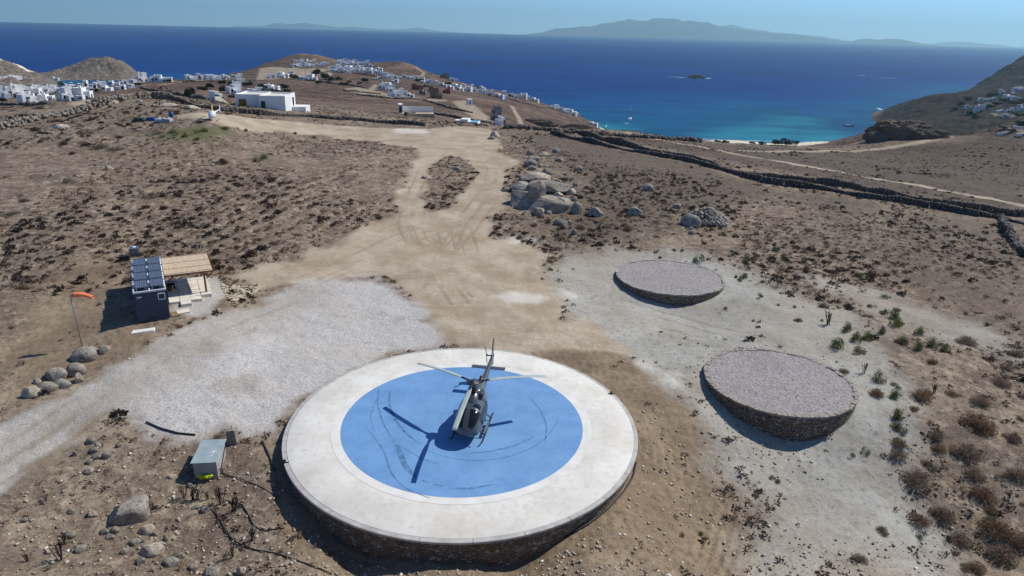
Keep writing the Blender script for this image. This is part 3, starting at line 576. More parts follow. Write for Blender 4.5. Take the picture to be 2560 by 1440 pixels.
# ------------------------------------------------------------------ the two round stone tanks
for i, (tx, ty, tr) in enumerate(TANK):
    o = empty('round_platform', (tx, ty, 0), 0, ('round stone-walled platform topped with pinkish gravel, the far one beside the scrub', 'round stone-walled platform topped with pinkish gravel, the near larger one right of the helipad')[i], 'platform', 'round gravel-topped stone platforms')
    m = MB(); V = [(r * math.cos(2 * math.pi * k / 96), r * math.sin(2 * math.pi * k / 96), z) for r, z in ((tr - .05, -3.5), (tr - .05, -.05)) for k in range(96)]
    m.add(V, [(k, (k + 1) % 96, 96 + (k + 1) % 96, 96 + k) for k in range(96)], True); m.build('stone_wall', M_dry, o)
    m = MB(); k = 0.0
    while k < 2 * math.pi - .04:
        da = random.uniform(.05, .11); a0, a1 = k + .004, min(k + da, 2 * math.pi) - .004; z1 = random.uniform(0, .07); r0 = tr - random.uniform(.22, .36); r1 = tr + random.uniform(-.02, .06)
        v = [(r * math.cos(a), r * math.sin(a), z + random.uniform(-.012, .012)) for z in (-.1, z1) for r, a in ((r0, a0), (r1, a0), (r1, a1), (r0, a1))]
        m.add(v, [(0, 3, 2, 1), (4, 5, 6, 7), (0, 1, 5, 4), (1, 2, 6, 5), (2, 3, 7, 6), (3, 0, 4, 7)]); k += da
    m.build('coping', M_cop, o)
    m = MB(); n_ = 64; V = []; nrr = 16
    for j in range(nrr + 1):
        for k in range(n_):
            r = (tr - .25) * j / nrr; a = 2 * math.pi * k / n_; V.append((r * math.cos(a), r * math.sin(a), -.02 + .10 * (vn(np.array([r * math.cos(a) * .8]), np.array([r * math.sin(a) * .8]), 90 + i)[0])))
    m.add(V, [(j * n_ + k, j * n_ + (k + 1) % n_, (j + 1) * n_ + (k + 1) % n_, (j + 1) * n_ + k) for j in range(nrr) for k in range(n_)], True); m.build('gravel_bed', M_tgrav, o)

# ------------------------------------------------------------------ the grey helicopter on the pad
def cat(xs, ys, x):
    xs = np.array(xs, float); ys = np.array(ys, float); o = np.argsort(xs); xs, ys = xs[o], ys[o]; i = int(np.clip(np.searchsorted(xs, x) - 1, 0, len(xs) - 2))
    x0, x1 = xs[i], xs[i + 1]; t = (x - x0) / (x1 - x0); t = min(max(t, 0), 1); m0 = (ys[i + 1] - ys[max(i - 1, 0)]) / (x1 - xs[max(i - 1, 0)]); m1 = (ys[min(i + 2, len(xs) - 1)] - ys[i]) / (xs[min(i + 2, len(xs) - 1)] - x0); h = x1 - x0
    return (2 * t**3 - 3 * t**2 + 1) * ys[i] + (t**3 - 2 * t**2 + t) * h * m0 + (-2 * t**3 + 3 * t**2) * ys[i + 1] + (t**3 - t**2) * h * m1
FS = [(2.74, 1.0, .06, .05, .06), (2.66, .99, .38, .25, .26), (2.4, .97, .70, .52, .42), (1.98, .96, .86, .90, .50), (1.45, .96, .93, 1.14, .54), (.75, .96, .94, 1.20, .56), (0, .98, .93, 1.16, .55), (-.8, 1.02, .86, 1.02, .50), (-1.6, 1.12, .64, .80, .40), (-2.3, 1.28, .42, .52, .31), (-3.0, 1.42, .29, .34, .26)]
fx_ = [s_[0] for s_ in FS]
def fsurf(x, t, off=0.0, e=2.7):
    zc, w_, hu, hd = (cat(fx_, [s_[k] for s_ in FS], x) for k in (1, 2, 3, 4)); w_ += off; hu += off; hd += off
    c, s_ = math.cos(t), math.sin(t); y = w_ * math.copysign(abs(c) ** (2 / e), c); z = zc + (hu if s_ > 0 else hd) * math.copysign(abs(s_) ** (2 / e), s_); return (x, y, z)
def fpatch(m, x0, x1, t0, t1, off=.012, nx=8, ntt=8, taper=0.0):
    V = [fsurf(x0 + (x1 - x0) * i / nx, R(t0 + (t1 - t0) * j / ntt + taper * (i / nx) * (0.5 - j / ntt)), off) for i in range(nx + 1) for j in range(ntt + 1)]
    m.add(V, [(i * (ntt + 1) + j, (i + 1) * (ntt + 1) + j, (i + 1) * (ntt + 1) + j + 1, i * (ntt + 1) + j + 1) for i in range(nx) for j in range(ntt)], True)
def heli_paint(name, a, b):
    t = NT(name); c = t.mix(t.rng(t.noise(t.obj(), 1.4, 3), .4, .6), a, b); m_ = t.fin(c, .33, .5, .55, t.bump(t.noise(t.obj(), 5, 2), .08, .02)); t.b.inputs['Coat Weight'].default_value = .5; t.b.inputs['Coat Roughness'].default_value = .1; return m_
M_grey = heli_paint('gunmetal_paint', (.125, .134, .14, 1), (.10, .108, .114, 1)); M_glass = pmat('tinted_glass', (.008, .009, .011, 1), (.012, .013, .016, 1), 1, .06, .6)
M_blade = pmat('pale_blade', lin(172, 182, 178), lin(158, 168, 166), .8, .5, .35); M_mech = pmat('dark_mechanism', (.03, .03, .032, 1), (.06, .058, .055, 1), 9, .5, .5, .4)
HX, HY = -2.42, 41.09; HZ = math.atan2(-.988, -.150)
hel = empty('helicopter', (HX, HY, .03), HZ, 'dark grey helicopter with three pale rotor blades parked on the blue helipad', 'helicopter')
m = MB(); xs = np.concatenate([np.linspace(2.74, 2.25, 12), np.linspace(2.15, -3.0, 36)]); m.loft([[fsurf(x, 2 * math.pi * k / 40) for k in range(40)] for x in xs]); body = m.build('fuselage', M_grey, hel)
m = MB(); fpatch(m, 1.42, 2.54, 36, 86.5, taper=14); fpatch(m, 1.42, 2.54, 93.5, 144, taper=14); m.build('windscreen', M_glass, hel)
for a0, a1 in ((50, 80), (100, 130)): m = MB(); fpatch(m, .72, 1.22, a0, a1, taper=-6); m.build('roof_window', M_glass, hel)
for sgn in (0, 1):
    m = MB(); f = (lambda a: a) if not sgn else (lambda a: 180 - a); fpatch(m, .45, 1.75, f(2), f(33)); m.build('door_window', M_glass, hel)
    m = MB(); fpatch(m, -.55, .32, f(3), f(33)); m.build('rear_window', M_glass, hel)
    m = MB(); fpatch(m, 2.1, 2.54, f(-38), f(-8)); m.build('chin_window', M_glass, hel)
    m = MB(); V_ = [fsurf(x, R(f(a)), .016) for a, x in ((-8, .38), (-8, 1.9), (36, 1.55), (36, .38))]
    for p, q in zip(V_, V_[1:] + V_[:1]): m.bar(p, q, .02)
    dr = m.build('door', M_grey, hel); m = MB(); m.bar(fsurf(.5, R(f(-6)), .03), fsurf(.68, R(f(-6)), .03), .03); m.build('handle', M_black, dr)
def ring(x, zc, w_, hu, hd, n=24, e=2.6, yc=0):
    out = []
    for k in range(n):
        t = 2 * math.pi * k / n; c, s_ = math.cos(t), math.sin(t); out.append((x, yc + w_ * math.copysign(abs(c) ** (2 / e), c), zc + (hu if s_ > 0 else hd) * math.copysign(abs(s_) ** (2 / e), s_)))
    return out
m = MB(); m.loft([ring(x, 2.02, w_, h_, .5) for x, w_, h_ in ((.85, .10, .10), (.7, .30, .24), (.45, .38, .42), (.2, .40, .56), (-.1, .40, .60), (-.35, .36, .55), (-.5, .3, .35))]); m.build('cowling', M_grey, hel)
m = MB(); m.loft([ring(x, zc, w_, h_, h_ * .9, yc=0) for x, zc, w_, h_ in ((-.45, 2.0, .34, .40), (-.6, 2.02, .44, .44), (-1.2, 2.0, .44, .42), (-1.9, 1.9, .38, .36), (-2.4, 1.82, .24, .24), (-2.7, 1.78, .15, .15))]); m.build('engine_cover', M_grey, hel)
m = MB(); m.loft([ring(x, 2.12, r_, r_, r_, 16, 2, yc=.40) for x, r_ in ((.05, .16), (-.1, .2), (-.5, .22), (-.9, .18), (-1.2, .08))]); m.loft([ring(x, 2.12, r_, r_, r_, 16, 2, yc=-.40) for x, r_ in ((.05, .16), (-.1, .2), (-.5, .22), (-.9, .18), (-1.2, .08))]); m.build('air_intake', M_mech, hel)
m = MB(); m.tube([(-2.3, 0, 2.0), (-2.65, 0, 2.08), (-2.9, 0, 2.2)], [.16, .17, .17], 14); m.build('exhaust_pipe', M_mech, hel)
m = MB(); m.loft([ring(x, zc, w_, h_, h_, 20, 2) for x, zc, w_, h_ in ((-2.7, 1.42, .31, .33), (-3.6, 1.52, .25, .26), (-5.2, 1.66, .19, .2), (-6.6, 1.79, .14, .15), (-7.3, 1.86, .10, .11), (-7.5, 1.88, .03, .04))]); boom = m.build('tail_boom', M_grey, hel)
def wing(m, pts, th):                                        # flat surface with thickness: pts = outline in 3-D, th vector
    n = len(pts); th = Vector(th); m.add([Vector(p) - th for p in pts] + [Vector(p) + th for p in pts], [tuple(range(n))[::-1], tuple(range(n, 2 * n))] + [(i, (i + 1) % n, n + (i + 1) % n, n + i) for i in range(n)])
m = MB(); wing(m, [(-5.15, -1.27, 1.72), (-5.15, 1.27, 1.72), (-5.62, 1.27, 1.70), (-5.62, -1.27, 1.70)], (0, 0, .03)); m.build('tail_stabiliser', M_grey, hel, .012)
m = MB(); wing(m, [(-6.55, 0, 1.9), (-7.25, 0, 3.15), (-7.62, 0, 3.18), (-7.32, 0, 1.9)], (0, .035, 0)); wing(m, [(-6.7, 0, 1.75), (-7.3, 0, 1.8), (-7.45, 0, 1.05), (-7.15, 0, 1.02)], (0, .03, 0)); m.build('tail_fin', M_grey, hel, .012)
m = MB(); m.tube([(-6.9, -.05, 1.95), (-6.9, -.42, 1.97)], .05, 10); m.tube([(-6.9, -.38, 1.97), (-6.9, -.48, 1.97)], .09, 12); tr_ = m.build('tail_rotor', M_mech, hel)
for s_ in (-1, 1):
    m = MB(); dx, dz = .35 * s_, .86 * s_; wing(m, [(-6.9 - .06, -.45, 1.97), (-6.9 + .06, -.45, 1.97), (-6.9 + dx + .09, -.47, 1.97 + dz), (-6.9 + dx - .09, -.47, 1.97 + dz)], (0, .012, 0)); m.build('tail_blade', M_mech, tr_)
m = MB(); m.lathe([(.14, 2.45), (.11, 2.7), (.10, 3.1), (.16, 3.14), (.16, 3.2), (.36, 3.22), (.44, 3.28), (.38, 3.34), (.12, 3.37), (.1, 3.42)], 24); mast = m.build('rotor_mast', M_mech, hel)
m = MB()
for k in range(3):
    a = R(120 * k + 60); m.tube([(.2 * math.cos(a), .2 * math.sin(a), 2.68), (.24 * math.cos(a), .24 * math.sin(a), 3.2)], .025, 8)
m.lathe([(.22, 2.66), (.26, 2.69), (.22, 2.72)], 20); m.build('swashplate', M_mech, mast)
ba0 = math.atan2(-5.31, -.84)
for k in range(3):
    m = MB(); a = ba0 - HZ + k * 2 * math.pi / 3; ca, sa_ = math.cos(a), math.sin(a); sec = []; n = 14
    for j in range(n + 1):
        r = .95 + (5.37 - .95) * j / n; z = 3.29 + .02 - .42 * (j / n) ** 1.8; ch = .175 if j > 1 else .10 + .0375 * j; L = []
        for u, tz in ((ch, 0), (ch * .6, .018), (0, .022), (-ch * .7, .01), (-ch, 0), (-ch * .7, -.006), (0, -.014), (ch * .6, -.012)): L.append((r * ca - u * sa_, r * sa_ + u * ca, z + tz + u * .05))
        sec.append(L)
    m.loft(sec); bl = m.build('rotor_blade', M_blade, hel)
    m = MB(); m.bar((.18 * ca, .18 * sa_, 3.27), (.62 * ca, .62 * sa_, 3.3), .2, .07); m.bar((.6 * ca, .6 * sa_, 3.3), (1.1 * ca, 1.1 * sa_, 3.31), .11, .1); m.build('blade_grip', M_mech, bl)
for s_ in (-1, 1):
    m = MB(); y = 1.06 * s_; m.tube([(-1.75, y, .07), (-1.4, y, .06), (1.6, y, .06), (2.0, y, .08), (2.3, y, .2), (2.42, y, .32)], .045, 10); m.tube([(-1.2, y, .03), (1.2, y, .03)], .05, 8); sk = m.build('skid', M_mech, hel)
    m = MB(); m.bar((.2, y + .02 * s_, .42), (1.35, y + .02 * s_, .42), .16, .04)
    for x in (.3, 1.2): m.bar((x, y, .06), (x, y, .42), .035)
    m.build('step', M_steel, sk)
for x in (1.35, -.85): m = MB(); m.tube([(x, -1.06, .08), (x, -.95, .3), (x, -.6, .5), (x, 0, .54), (x, .6, .5), (x, .95, .3), (x, 1.06, .08)], .045, 10); m.build('cross_tube', M_mech, hel)
m = MB(); m.tube([(2.0, .95, 1.2), (2.05, 1.12, 1.1)], .015, 6); m.loft([ring(x, 1.1, .05, .05, .05, 10, 2, yc=1.14) for x in (1.98, 2.12)]); m.build('mirror', M_black, hel)
m = MB(); m.box(-.06, .06, -.02, .02, 2.16, 2.34); m.build('antenna', M_wmetal, hel)

# ------------------------------------------------------------------ the dark container office, its panels and reed pergola
CO = Vector((-31.6, 53.35, 1.42)); CR = R(28.5); CW, CL, CHt = 2.5, 9.3, 2.68
def cl(x, y, z=0): return Vector((CO.x + x * math.cos(CR) - y * math.sin(CR), CO.y + x * math.sin(CR) + y * math.cos(CR), CO.z + z))
def clz(x, y): p = cl(x, y); return gz(p.x, p.y) - CO.z
M_cont = pmat('slate_blue_panel', lin(56, 66, 84), lin(49, 58, 76), .9, .55, .35)
M_panel = None
def solar_mat():
    t = NT('solar_cells'); br = t.n('ShaderNodeTexBrick'); t.l(t.obj(), br.inputs['Vector']); br.offset = 0; br.inputs['Scale'].default_value = 1.0; br.inputs['Brick Width'].default_value = .165; br.inputs['Row Height'].default_value = .165; br.inputs['Mortar Size'].default_value = .006
    br.inputs['Color1'].default_value = lin(74, 82, 96); br.inputs['Color2'].default_value = lin(62, 72, 92); br.inputs['Mortar'].default_value = lin(150, 158, 168); return t.fin(br.outputs['Color'], .22, .5)
M_panel = solar_mat(); M_reed = None
def reed_mat():
    t = NT('reed_matting'); mp = t.n('ShaderNodeMapping'); t.l(t.obj(), mp.inputs[0]); mp.inputs['Scale'].default_value = (22, 1.2, 1); n1 = t.noise(mp.outputs[0], 1, 3)
    c = t.mix(t.rng(n1, .35, .65), lin(206, 186, 160), lin(176, 156, 130)); return t.fin(c, .9, .1, 0, t.bump(n1, .8, .02))
M_reed = reed_mat(); M_wood = pmat('brown_timber', lin(150, 104, 58), lin(120, 80, 42), 3, .7, .2); M_wood2 = pmat('light_timber', lin(190, 156, 116), lin(160, 128, 92), 4, .7, .2)
con = empty('site_container', CO, CR, 'slate blue container office carrying solar panels on its white railed roof', 'container')
m = MB(); m.box(0, CW, 0, CL, .12, CHt); m.build('body', M_cont, con, .03)
for x, y in ((.1, .1), (CW - .3, .1), (.1, CL - .3), (CW - .3, CL - .3), (.1, CL / 2), (CW - .3, CL / 2)): m = MB(); m.box(x, x + .2, y, y + .2, -.5, .12); m.build('footing', M_conc, con)
m = MB(); z = CHt
for x in (.06, CW / 2, CW - .06): m.bar((x, .06, z + .1), (x, CL - .06, z + .1), .1, .12)
for y in (.06, CL - .06): m.bar((.0, y, z + .1), (CW, y, z + .1), .12, .14)
for i in range(5):
    y = .35 + i * (CL - .7) / 4
    for x in (.06, CW - .06): m.box(x - .07, x + .07, y - .09, y + .09, z, z + .3)
m.build('roof_rail', M_wmetal, con)
for r_ in range(4):
    for c_ in range(2):
        x0 = .2 + c_ * 1.19; y0 = .6 + r_ * 2.18; y1 = y0 + 1.55; m = MB(); ca = math.cos(R(5)); ss = math.sin(R(5))
        w_ = .98; V = [(x, y0 + d * ca, CHt + .28 + .46 * (1 - 0) * 0 + d * ss + t) for t in (0, .04) for x, d in ((x0, 0), (x0 + w_, 0), (x0 + w_, 1.55), (x0, 1.55))]
        m.add(V, [(0, 3, 2, 1), (4, 5, 6, 7), (0, 1, 5, 4), (1, 2, 6, 5), (2, 3, 7, 6), (3, 0, 4, 7)]); sp = m.build('solar_panel', M_panel, con)
        m = MB(); q = [Vector(V[i]) + Vector((0, 0, .004)) for i in (4, 5, 6, 7)]
        for a_, b_ in zip(q, q[1:] + q[:1]): m.bar(a_, b_, .035, .045)
        m.build('frame', M_steel, sp)
        for x in (x0 + .1, x0 + w_ - .1):
            m = MB(); m.bar((x, y0 + 1.5 * ca, CHt + .02), (x, y0 + 1.5 * ca, CHt + .27 + 1.5 * ss), .06); m.bar((x, y0 + .1, CHt + .06), (x, y0 + 1.5 * ca, CHt + .06), .04); m.bar((x, y0 + .1, CHt + .02), (x, y0 + .1, CHt + .3), .06); m.build('bracket', M_wmetal, sp)
m = MB(); m.box(CW - .62, CW - .2, -.03, .02, 1.98, 2.45); wv = m.build('window', M_mech, con)
m = MB()
for a_, b_ in (((CW - .66, -.03, 1.95), (CW - .16, -.03, 1.95)), ((CW - .66, -.03, 2.48), (CW - .16, -.03, 2.48)), ((CW - .66, -.03, 1.95), (CW - .66, -.03, 2.48)), ((CW - .16, -.03, 1.95), (CW - .16, -.03, 2.48))): m.bar(a_, b_, .06)
m.build('frame', M_wmetal, wv)
m = MB(); m.box(.22, .6, -.02, 0, 2.34, 2.4); m.bar((.2, -.012, 2.24), (.55, -.012, 2.3), .02); m.build('sign_plate', M_wmetal, con)
m = MB(); m.box(CW, CW + .02, 5.2, 6.15, .15, 2.2); dd = m.build('door', M_dark, con); m = MB(); m.box(CW + .02, CW + .07, 5.28, 5.34, 1.0, 1.16); m.build('handle', M_steel, dd)
m = MB()
m.tube([(.3, -.06, .12), (.5, -.1, .05), (1.0, -.05, .25), (1.2, -.05, .5), (1.4, -.06, .2), (1.9, -.08, .1), (2.3, -.1, .05)], .02, 6); m.build('cable', M_black, con)
per = empty('pergola', cl(2.55, 4.6), CR, 'reed-roofed timber pergola on two brown posts beside the container', 'pergola')
def pl_(x, y, z=0): return (x, y, z)
PX, PY = 4.05, 5.0; rz0, rz1 = 2.46, 2.66
m = MB(); m.add([(0, 0, rz0), (PX, -.05, rz0), (PX, PY, rz1), (0, PY, rz1), (0, 0, rz0 + .05), (PX, -.05, rz0 + .05), (PX, PY, rz1 + .05), (0, PY, rz1 + .05)], [(0, 3, 2, 1), (4, 5, 6, 7), (0, 1, 5, 4), (1, 2, 6, 5), (2, 3, 7, 6), (3, 0, 4, 7)]); rf = m.build('reed_roof', M_reed, per)
m = MB()
for f in (.04, .3, .62, .96): m.bar((0, PY * f, rz0 + .07 + (rz1 - rz0) * f), (PX, PY * f, rz0 + .07 + (rz1 - rz0) * f), .045, .03)
m.build('batten', M_wood2, rf)
for i in range(9):
    y = .1 + i * (PY - .2) / 8; m = MB(); z = rz0 + (rz1 - rz0) * y / PY - .07; m.bar((0, y, z), (PX + .22, y, z), .06, .12); m.build('rafter', M_wood, per)
for y in (.15, PY - .15):
    g_ = clz(2.55 + PX - .75, 4.6 + y); m = MB(); m.bar((PX - .75, y, g_ - .1), (PX - .75, y, rz0 + (rz1 - rz0) * y / PY - .1), .17); m.build('post', M_wood, per)
m = MB(); m.bar((PX - .75, .0, rz0 - .2), (PX - .75, PY, rz1 - .2), .1, .16); m.build('beam', M_wood, per)
M_paver = pmat('cream_paver', lin(222, 214, 200), lin(206, 196, 180), 1.3, .85, .2, world=True)
pat = empty('patio', cl(2.6, 2.2), CR, 'patio of large cream paving slabs under the pergola beside the container', 'patio')
pzs = [clz(2.6 + x, 2.2 + y) for x in (.4, 2, 3.4) for y in (0, 3, 7)]; pz = float(np.max(pzs)) + .05
for iy in range(8):
    for ix in range(4):
        if (ix == 3 and iy in (0, 1)) or (ix == 0 and iy == 0) or (ix == 2 and iy == 0): continue
        x0 = ix * .92 + random.uniform(-.02, .02); y0 = iy * .92 + random.uniform(-.02, .02); m = MB(); m.box(x0, x0 + .88, y0, y0 + .88, pz - .3, pz + random.uniform(-.012, .012)); m.build('paving_slab', M_paver, pat, .008)
p = cl(3.55, 1.15); o = empty('loose_slab', (p.x, p.y, gz(p.x, p.y)), CR + .1, 'cream paving slab lying loose in front of the patio', 'paving slab'); m = MB(); m.box(-.5, .5, -.45, .45, -.05, .12); m.build('slab', M_paver, o, .01)
p = cl(2.95, .9); o = empty('pallet_step', (p.x, p.y, gz(p.x, p.y)), CR, 'small slatted timber step beside the container corner', 'step'); m = MB()
for i in range(5): m.box(-.35, .35, -.5 + i * .22, -.38 + i * .22, .05, .1)
m.box(-.35, -.28, -.5, .5, -.05, .05); m.box(.28, .35, -.5, .5, -.05, .05); m.build('slat', M_wood2, o)
p = at(358, 828); o = empty('concrete_base', p, CR, 'small whitish concrete slab on the soil in front of the container', 'concrete slab'); m = MB(); m.add([(-.95, -.32, -.1), (.85, -.38, -.1), (.95, .3, -.1), (-.8, .36, -.1), (-.9, -.3, .1), (.8, -.34, .1), (.9, .27, .1), (-.76, .33, .1)], [(0, 3, 2, 1), (4, 5, 6, 7), (0, 1, 5, 4), (1, 2, 6, 5), (2, 3, 7, 6), (3, 0, 4, 7)]); m.build('slab', M_wpaint, o, .03)
# black generator and grey box behind the container
p = at(312, 652); o = empty('generator', p, CR, 'black generator standing behind the container', 'generator'); m = MB(); m.box(-.5, .5, -.35, .35, .1, .6); m.build('housing', M_black, o, .05); m = MB(); m.bar((-.6, -.35, .05), (.6, -.35, .05), .06); m.bar((-.6, .35, .05), (.6, .35, .05), .06); m.bar((-.45, -.3, .6), (-.45, .3, .85), .04); m.build('frame', M_wood2, o)
p = at(323, 648); o = empty('water_tank', p + Vector((0, 1.2, 0)), CR, 'grey box tank behind the container next to the generator', 'tank'); m = MB(); m.box(-.45, .45, -.45, .45, 0, .95); m.build('body', M_steel, o, .06); m = MB(); m.lathe([(.2, .95), (.2, 1.02), (.05, 1.03)], 14); m.build('lid', M_wmetal, o)
# flagstone path right of the patio
M_flag = pmat('flagstone', lin(206, 194, 172), lin(170, 154, 130), 2, .9, .15, world=True, bump=.02); FP = wpoly([(552,712),(600,716),(660,717),(640,735),(612,748),(585,763),(560,735)])
V_, F_ = [], []
lo, hi = FP.min(0), FP.max(0); pts = []
for _ in range(1400):
    q = lo + rng.random(2) * (hi - lo)
    if poly_sd(q[:1], q[1:], FP)[0] > .1 and all((q[0] - a) ** 2 + (q[1] - b) ** 2 > .27 ** 2 for a, b in pts): pts.append(tuple(q))
m = MB()
for a, b in pts:
    g_ = gz(a, b) ; n = random.randint(5, 7); r_ = random.uniform(.15, .2); ph = random.random() * 6; ring_ = [(a + r_ * random.uniform(.8, 1.15) * math.cos(ph + 2 * math.pi * k / n), b + r_ * random.uniform(.8, 1.15) * math.sin(ph + 2 * math.pi * k / n)) for k in range(n)]; z1 = g_ + random.uniform(.08, .16)
    m.add([(x, y, g_ - .1) for x, y in ring_] + [(x, y, z1) for x, y in ring_], [tuple(range(n, 2 * n))] + [(i, (i + 1) % n, n + (i + 1) % n, n + i) for i in range(n)])
tag(m.build('flagstone_path', M_flag), 'irregular pale flagstones set in the soil', 'path', kind='structure')

# ------------------------------------------------------------------ the person on the bench beside the container
def skin_fig(name, J, E, mt, parent, root='pelvis', sub=2):
    names = list(J); me = bpy.data.meshes.new(name); me.from_pydata([J[k][0] for k in names], [(names.index(a), names.index(b)) for a, b in E], []); o = link(name, me, mt, parent)
    md = o.modifiers.new('skin', 'SKIN'); sv = me.skin_vertices[0].data
    for i, k in enumerate(names):
        r = J[k][1]; sv[i].radius = r if isinstance(r, tuple) else (r, r); sv[i].use_root = (k == root)
    md.use_smooth_shade = True; s = o.modifiers.new('sub', 'SUBSURF'); s.levels = sub; s.render_levels = sub; return o
pp = on_plane(440, 728, CO.z + .1); dx_, dy_ = pp.x - CO.x, pp.y - CO.y; ly = -dx_ * math.sin(CR) + dy_ * math.cos(CR)
pz_ = CO.z + pz; pw = cl(CW + .42, ly)
bench = empty('bench', (cl(CW + .32, ly).x, cl(CW + .32, ly).y, pz_), CR, 'low dark timber bench against the container wall', 'bench')
m = MB(); m.box(-.24, .24, -.6, .6, .36, .41); m.build('seat', M_wood, bench)
for y in (-.5, .5): m = MB(); m.box(-.2, .2, y - .03, y + .03, 0, .36); m.build('leg', M_wood, bench)
per_ = empty('person', (pw.x, pw.y, pz_), CR, 'person in pale shirt and dark trousers sitting bent forward beside the container', 'person')
M_skin = pmat('skin', lin(176, 124, 98), lin(160, 108, 84), 8, .55, .3); M_shirt = pmat('lilac_shirt', lin(178, 172, 196), lin(150, 146, 172), 9, .85, .15, bump=.01); M_trou = pmat('dark_trousers', lin(38, 40, 46), lin(28, 30, 34), 9, .9, .1); M_hair = pmat('dark_hair', lin(30, 24, 20), lin(20, 16, 14), 30, .7, .2)
J = {'pelvis': ((-.12, 0, .50), (.12, .15)), 'waist': ((-.08, 0, .66), (.10, .14)), 'chest': ((.02, 0, .84), (.11, .16)), 'neck0': ((.13, 0, .98), (.07, .08)), 'neck': ((.19, 0, 1.05), .05), 'jaw': ((.25, 0, 1.1), (.07, .065)), 'skull': ((.27, 0, 1.19), (.092, .078)), 'crown': ((.27, 0, 1.26), .06), 'nose': ((.36, 0, 1.14), .014)}
E_ = [('pelvis', 'waist'), ('waist', 'chest'), ('chest', 'neck0'), ('neck0', 'neck'), ('neck', 'jaw'), ('jaw', 'skull'), ('skull', 'crown'), ('jaw', 'nose')]
for s_, q in ((1, 'l'), (-1, 'r')):
    J.update({'hip' + q: ((-.08, .1 * s_, .49), .088), 'knee' + q: ((.36, .13 * s_, .49), .062), 'calf' + q: ((.35, .13 * s_, .3), .056), 'ank' + q: ((.32, .13 * s_, .08), .04), 'toe' + q: ((.50, .15 * s_, .04), .032),
              'sho' + q: ((.10, .18 * s_, .94), .058), 'elb' + q: ((.24, .24 * s_, .70), .042), 'wri' + q: ((.46, .13 * s_, .66), .028), 'palm' + q: ((.54, .10 * s_, .65), (.022, .036)), 'thu' + q: ((.53, .05 * s_, .67), .012), 'thv' + q: ((.56, .03 * s_, .67), .009)})
    E_ += [('pelvis', 'hip' + q), ('hip' + q, 'knee' + q), ('knee' + q, 'calf' + q), ('calf' + q, 'ank' + q), ('ank' + q, 'toe' + q), ('chest', 'sho' + q), ('sho' + q, 'elb' + q), ('elb' + q, 'wri' + q), ('wri' + q, 'palm' + q), ('wri' + q, 'thu' + q), ('thu' + q, 'thv' + q)]
    for k in range(4):
        fy = (.10 + (k - 1.5) * .02) * s_; ln = (.05, .06, .055, .042)[k]; J['f%da' % k + q] = ((.575, fy, .645), .0095); J['f%db' % k + q] = ((.575 + ln * .6, fy * .97, .63), .009); J['f%dc' % k + q] = ((.575 + ln, fy * .95, .605), .007)
        E_ += [('palm' + q, 'f%da' % k + q), ('f%da' % k + q, 'f%db' % k + q), ('f%db' % k + q, 'f%dc' % k + q)]
skin_fig('body', J, E_, M_skin, per_, sub=1)
g_ = lambda k, r: (J[k][0], r)
skin_fig('shirt', {'pelvis': g_('pelvis', (.135, .165)), 'waist': g_('waist', (.12, .16)), 'chest': g_('chest', (.13, .18)), 'neck0': g_('neck0', (.082, .095)), 'shol': g_('shol', .075), 'shor': g_('shor', .075), 'al': ((.19, .22, .79), .062), 'ar': ((.19, -.22, .79), .062)}, [('pelvis', 'waist'), ('waist', 'chest'), ('chest', 'neck0'), ('chest', 'shol'), ('chest', 'shor'), ('shol', 'al'), ('shor', 'ar')], M_shirt, per_)
T = {'pelvis': ((-.12, 0, .49), (.14, .16))}; TE = []
for q in 'lr':
    T.update({'hip' + q: g_('hip' + q, .105), 'knee' + q: g_('knee' + q, .078), 'calf' + q: g_('calf' + q, .072), 'ank' + q: ((J['ank' + q][0][0], J['ank' + q][0][1], .1), .062)}); TE += [('pelvis', 'hip' + q), ('hip' + q, 'knee' + q), ('knee' + q, 'calf' + q), ('calf' + q, 'ank' + q)]
skin_fig('trousers', T, TE, M_trou, per_)
for q in 'lr': skin_fig('shoe', {'pelvis': ((J['ank' + q][0][0] - .02, J['ank' + q][0][1], .05), .05), 'toe': ((J['toe' + q][0][0], J['toe' + q][0][1], .04), .042)}, [('pelvis', 'toe')], M_black, per_)
m = MB(); m.loft([[(.255 + a * .098 - (1 - b) * .02, .084 * r_ * math.sin(2 * math.pi * k / 14), 1.14 + b * .15 + 0) if False else (.25 + r_ * .10 * math.cos(2 * math.pi * k / 14), r_ * .086 * math.sin(2 * math.pi * k / 14), zz + .02 * math.cos(2 * math.pi * k / 14)) for k in range(14)] for a, b, r_, zz in ((0, 0, .98, 1.18), (0, 0, 1.02, 1.22), (0, 0, .92, 1.27), (0, 0, .6, 1.31), (0, 0, .1, 1.325))]); m.build('hair', M_hair, per_)

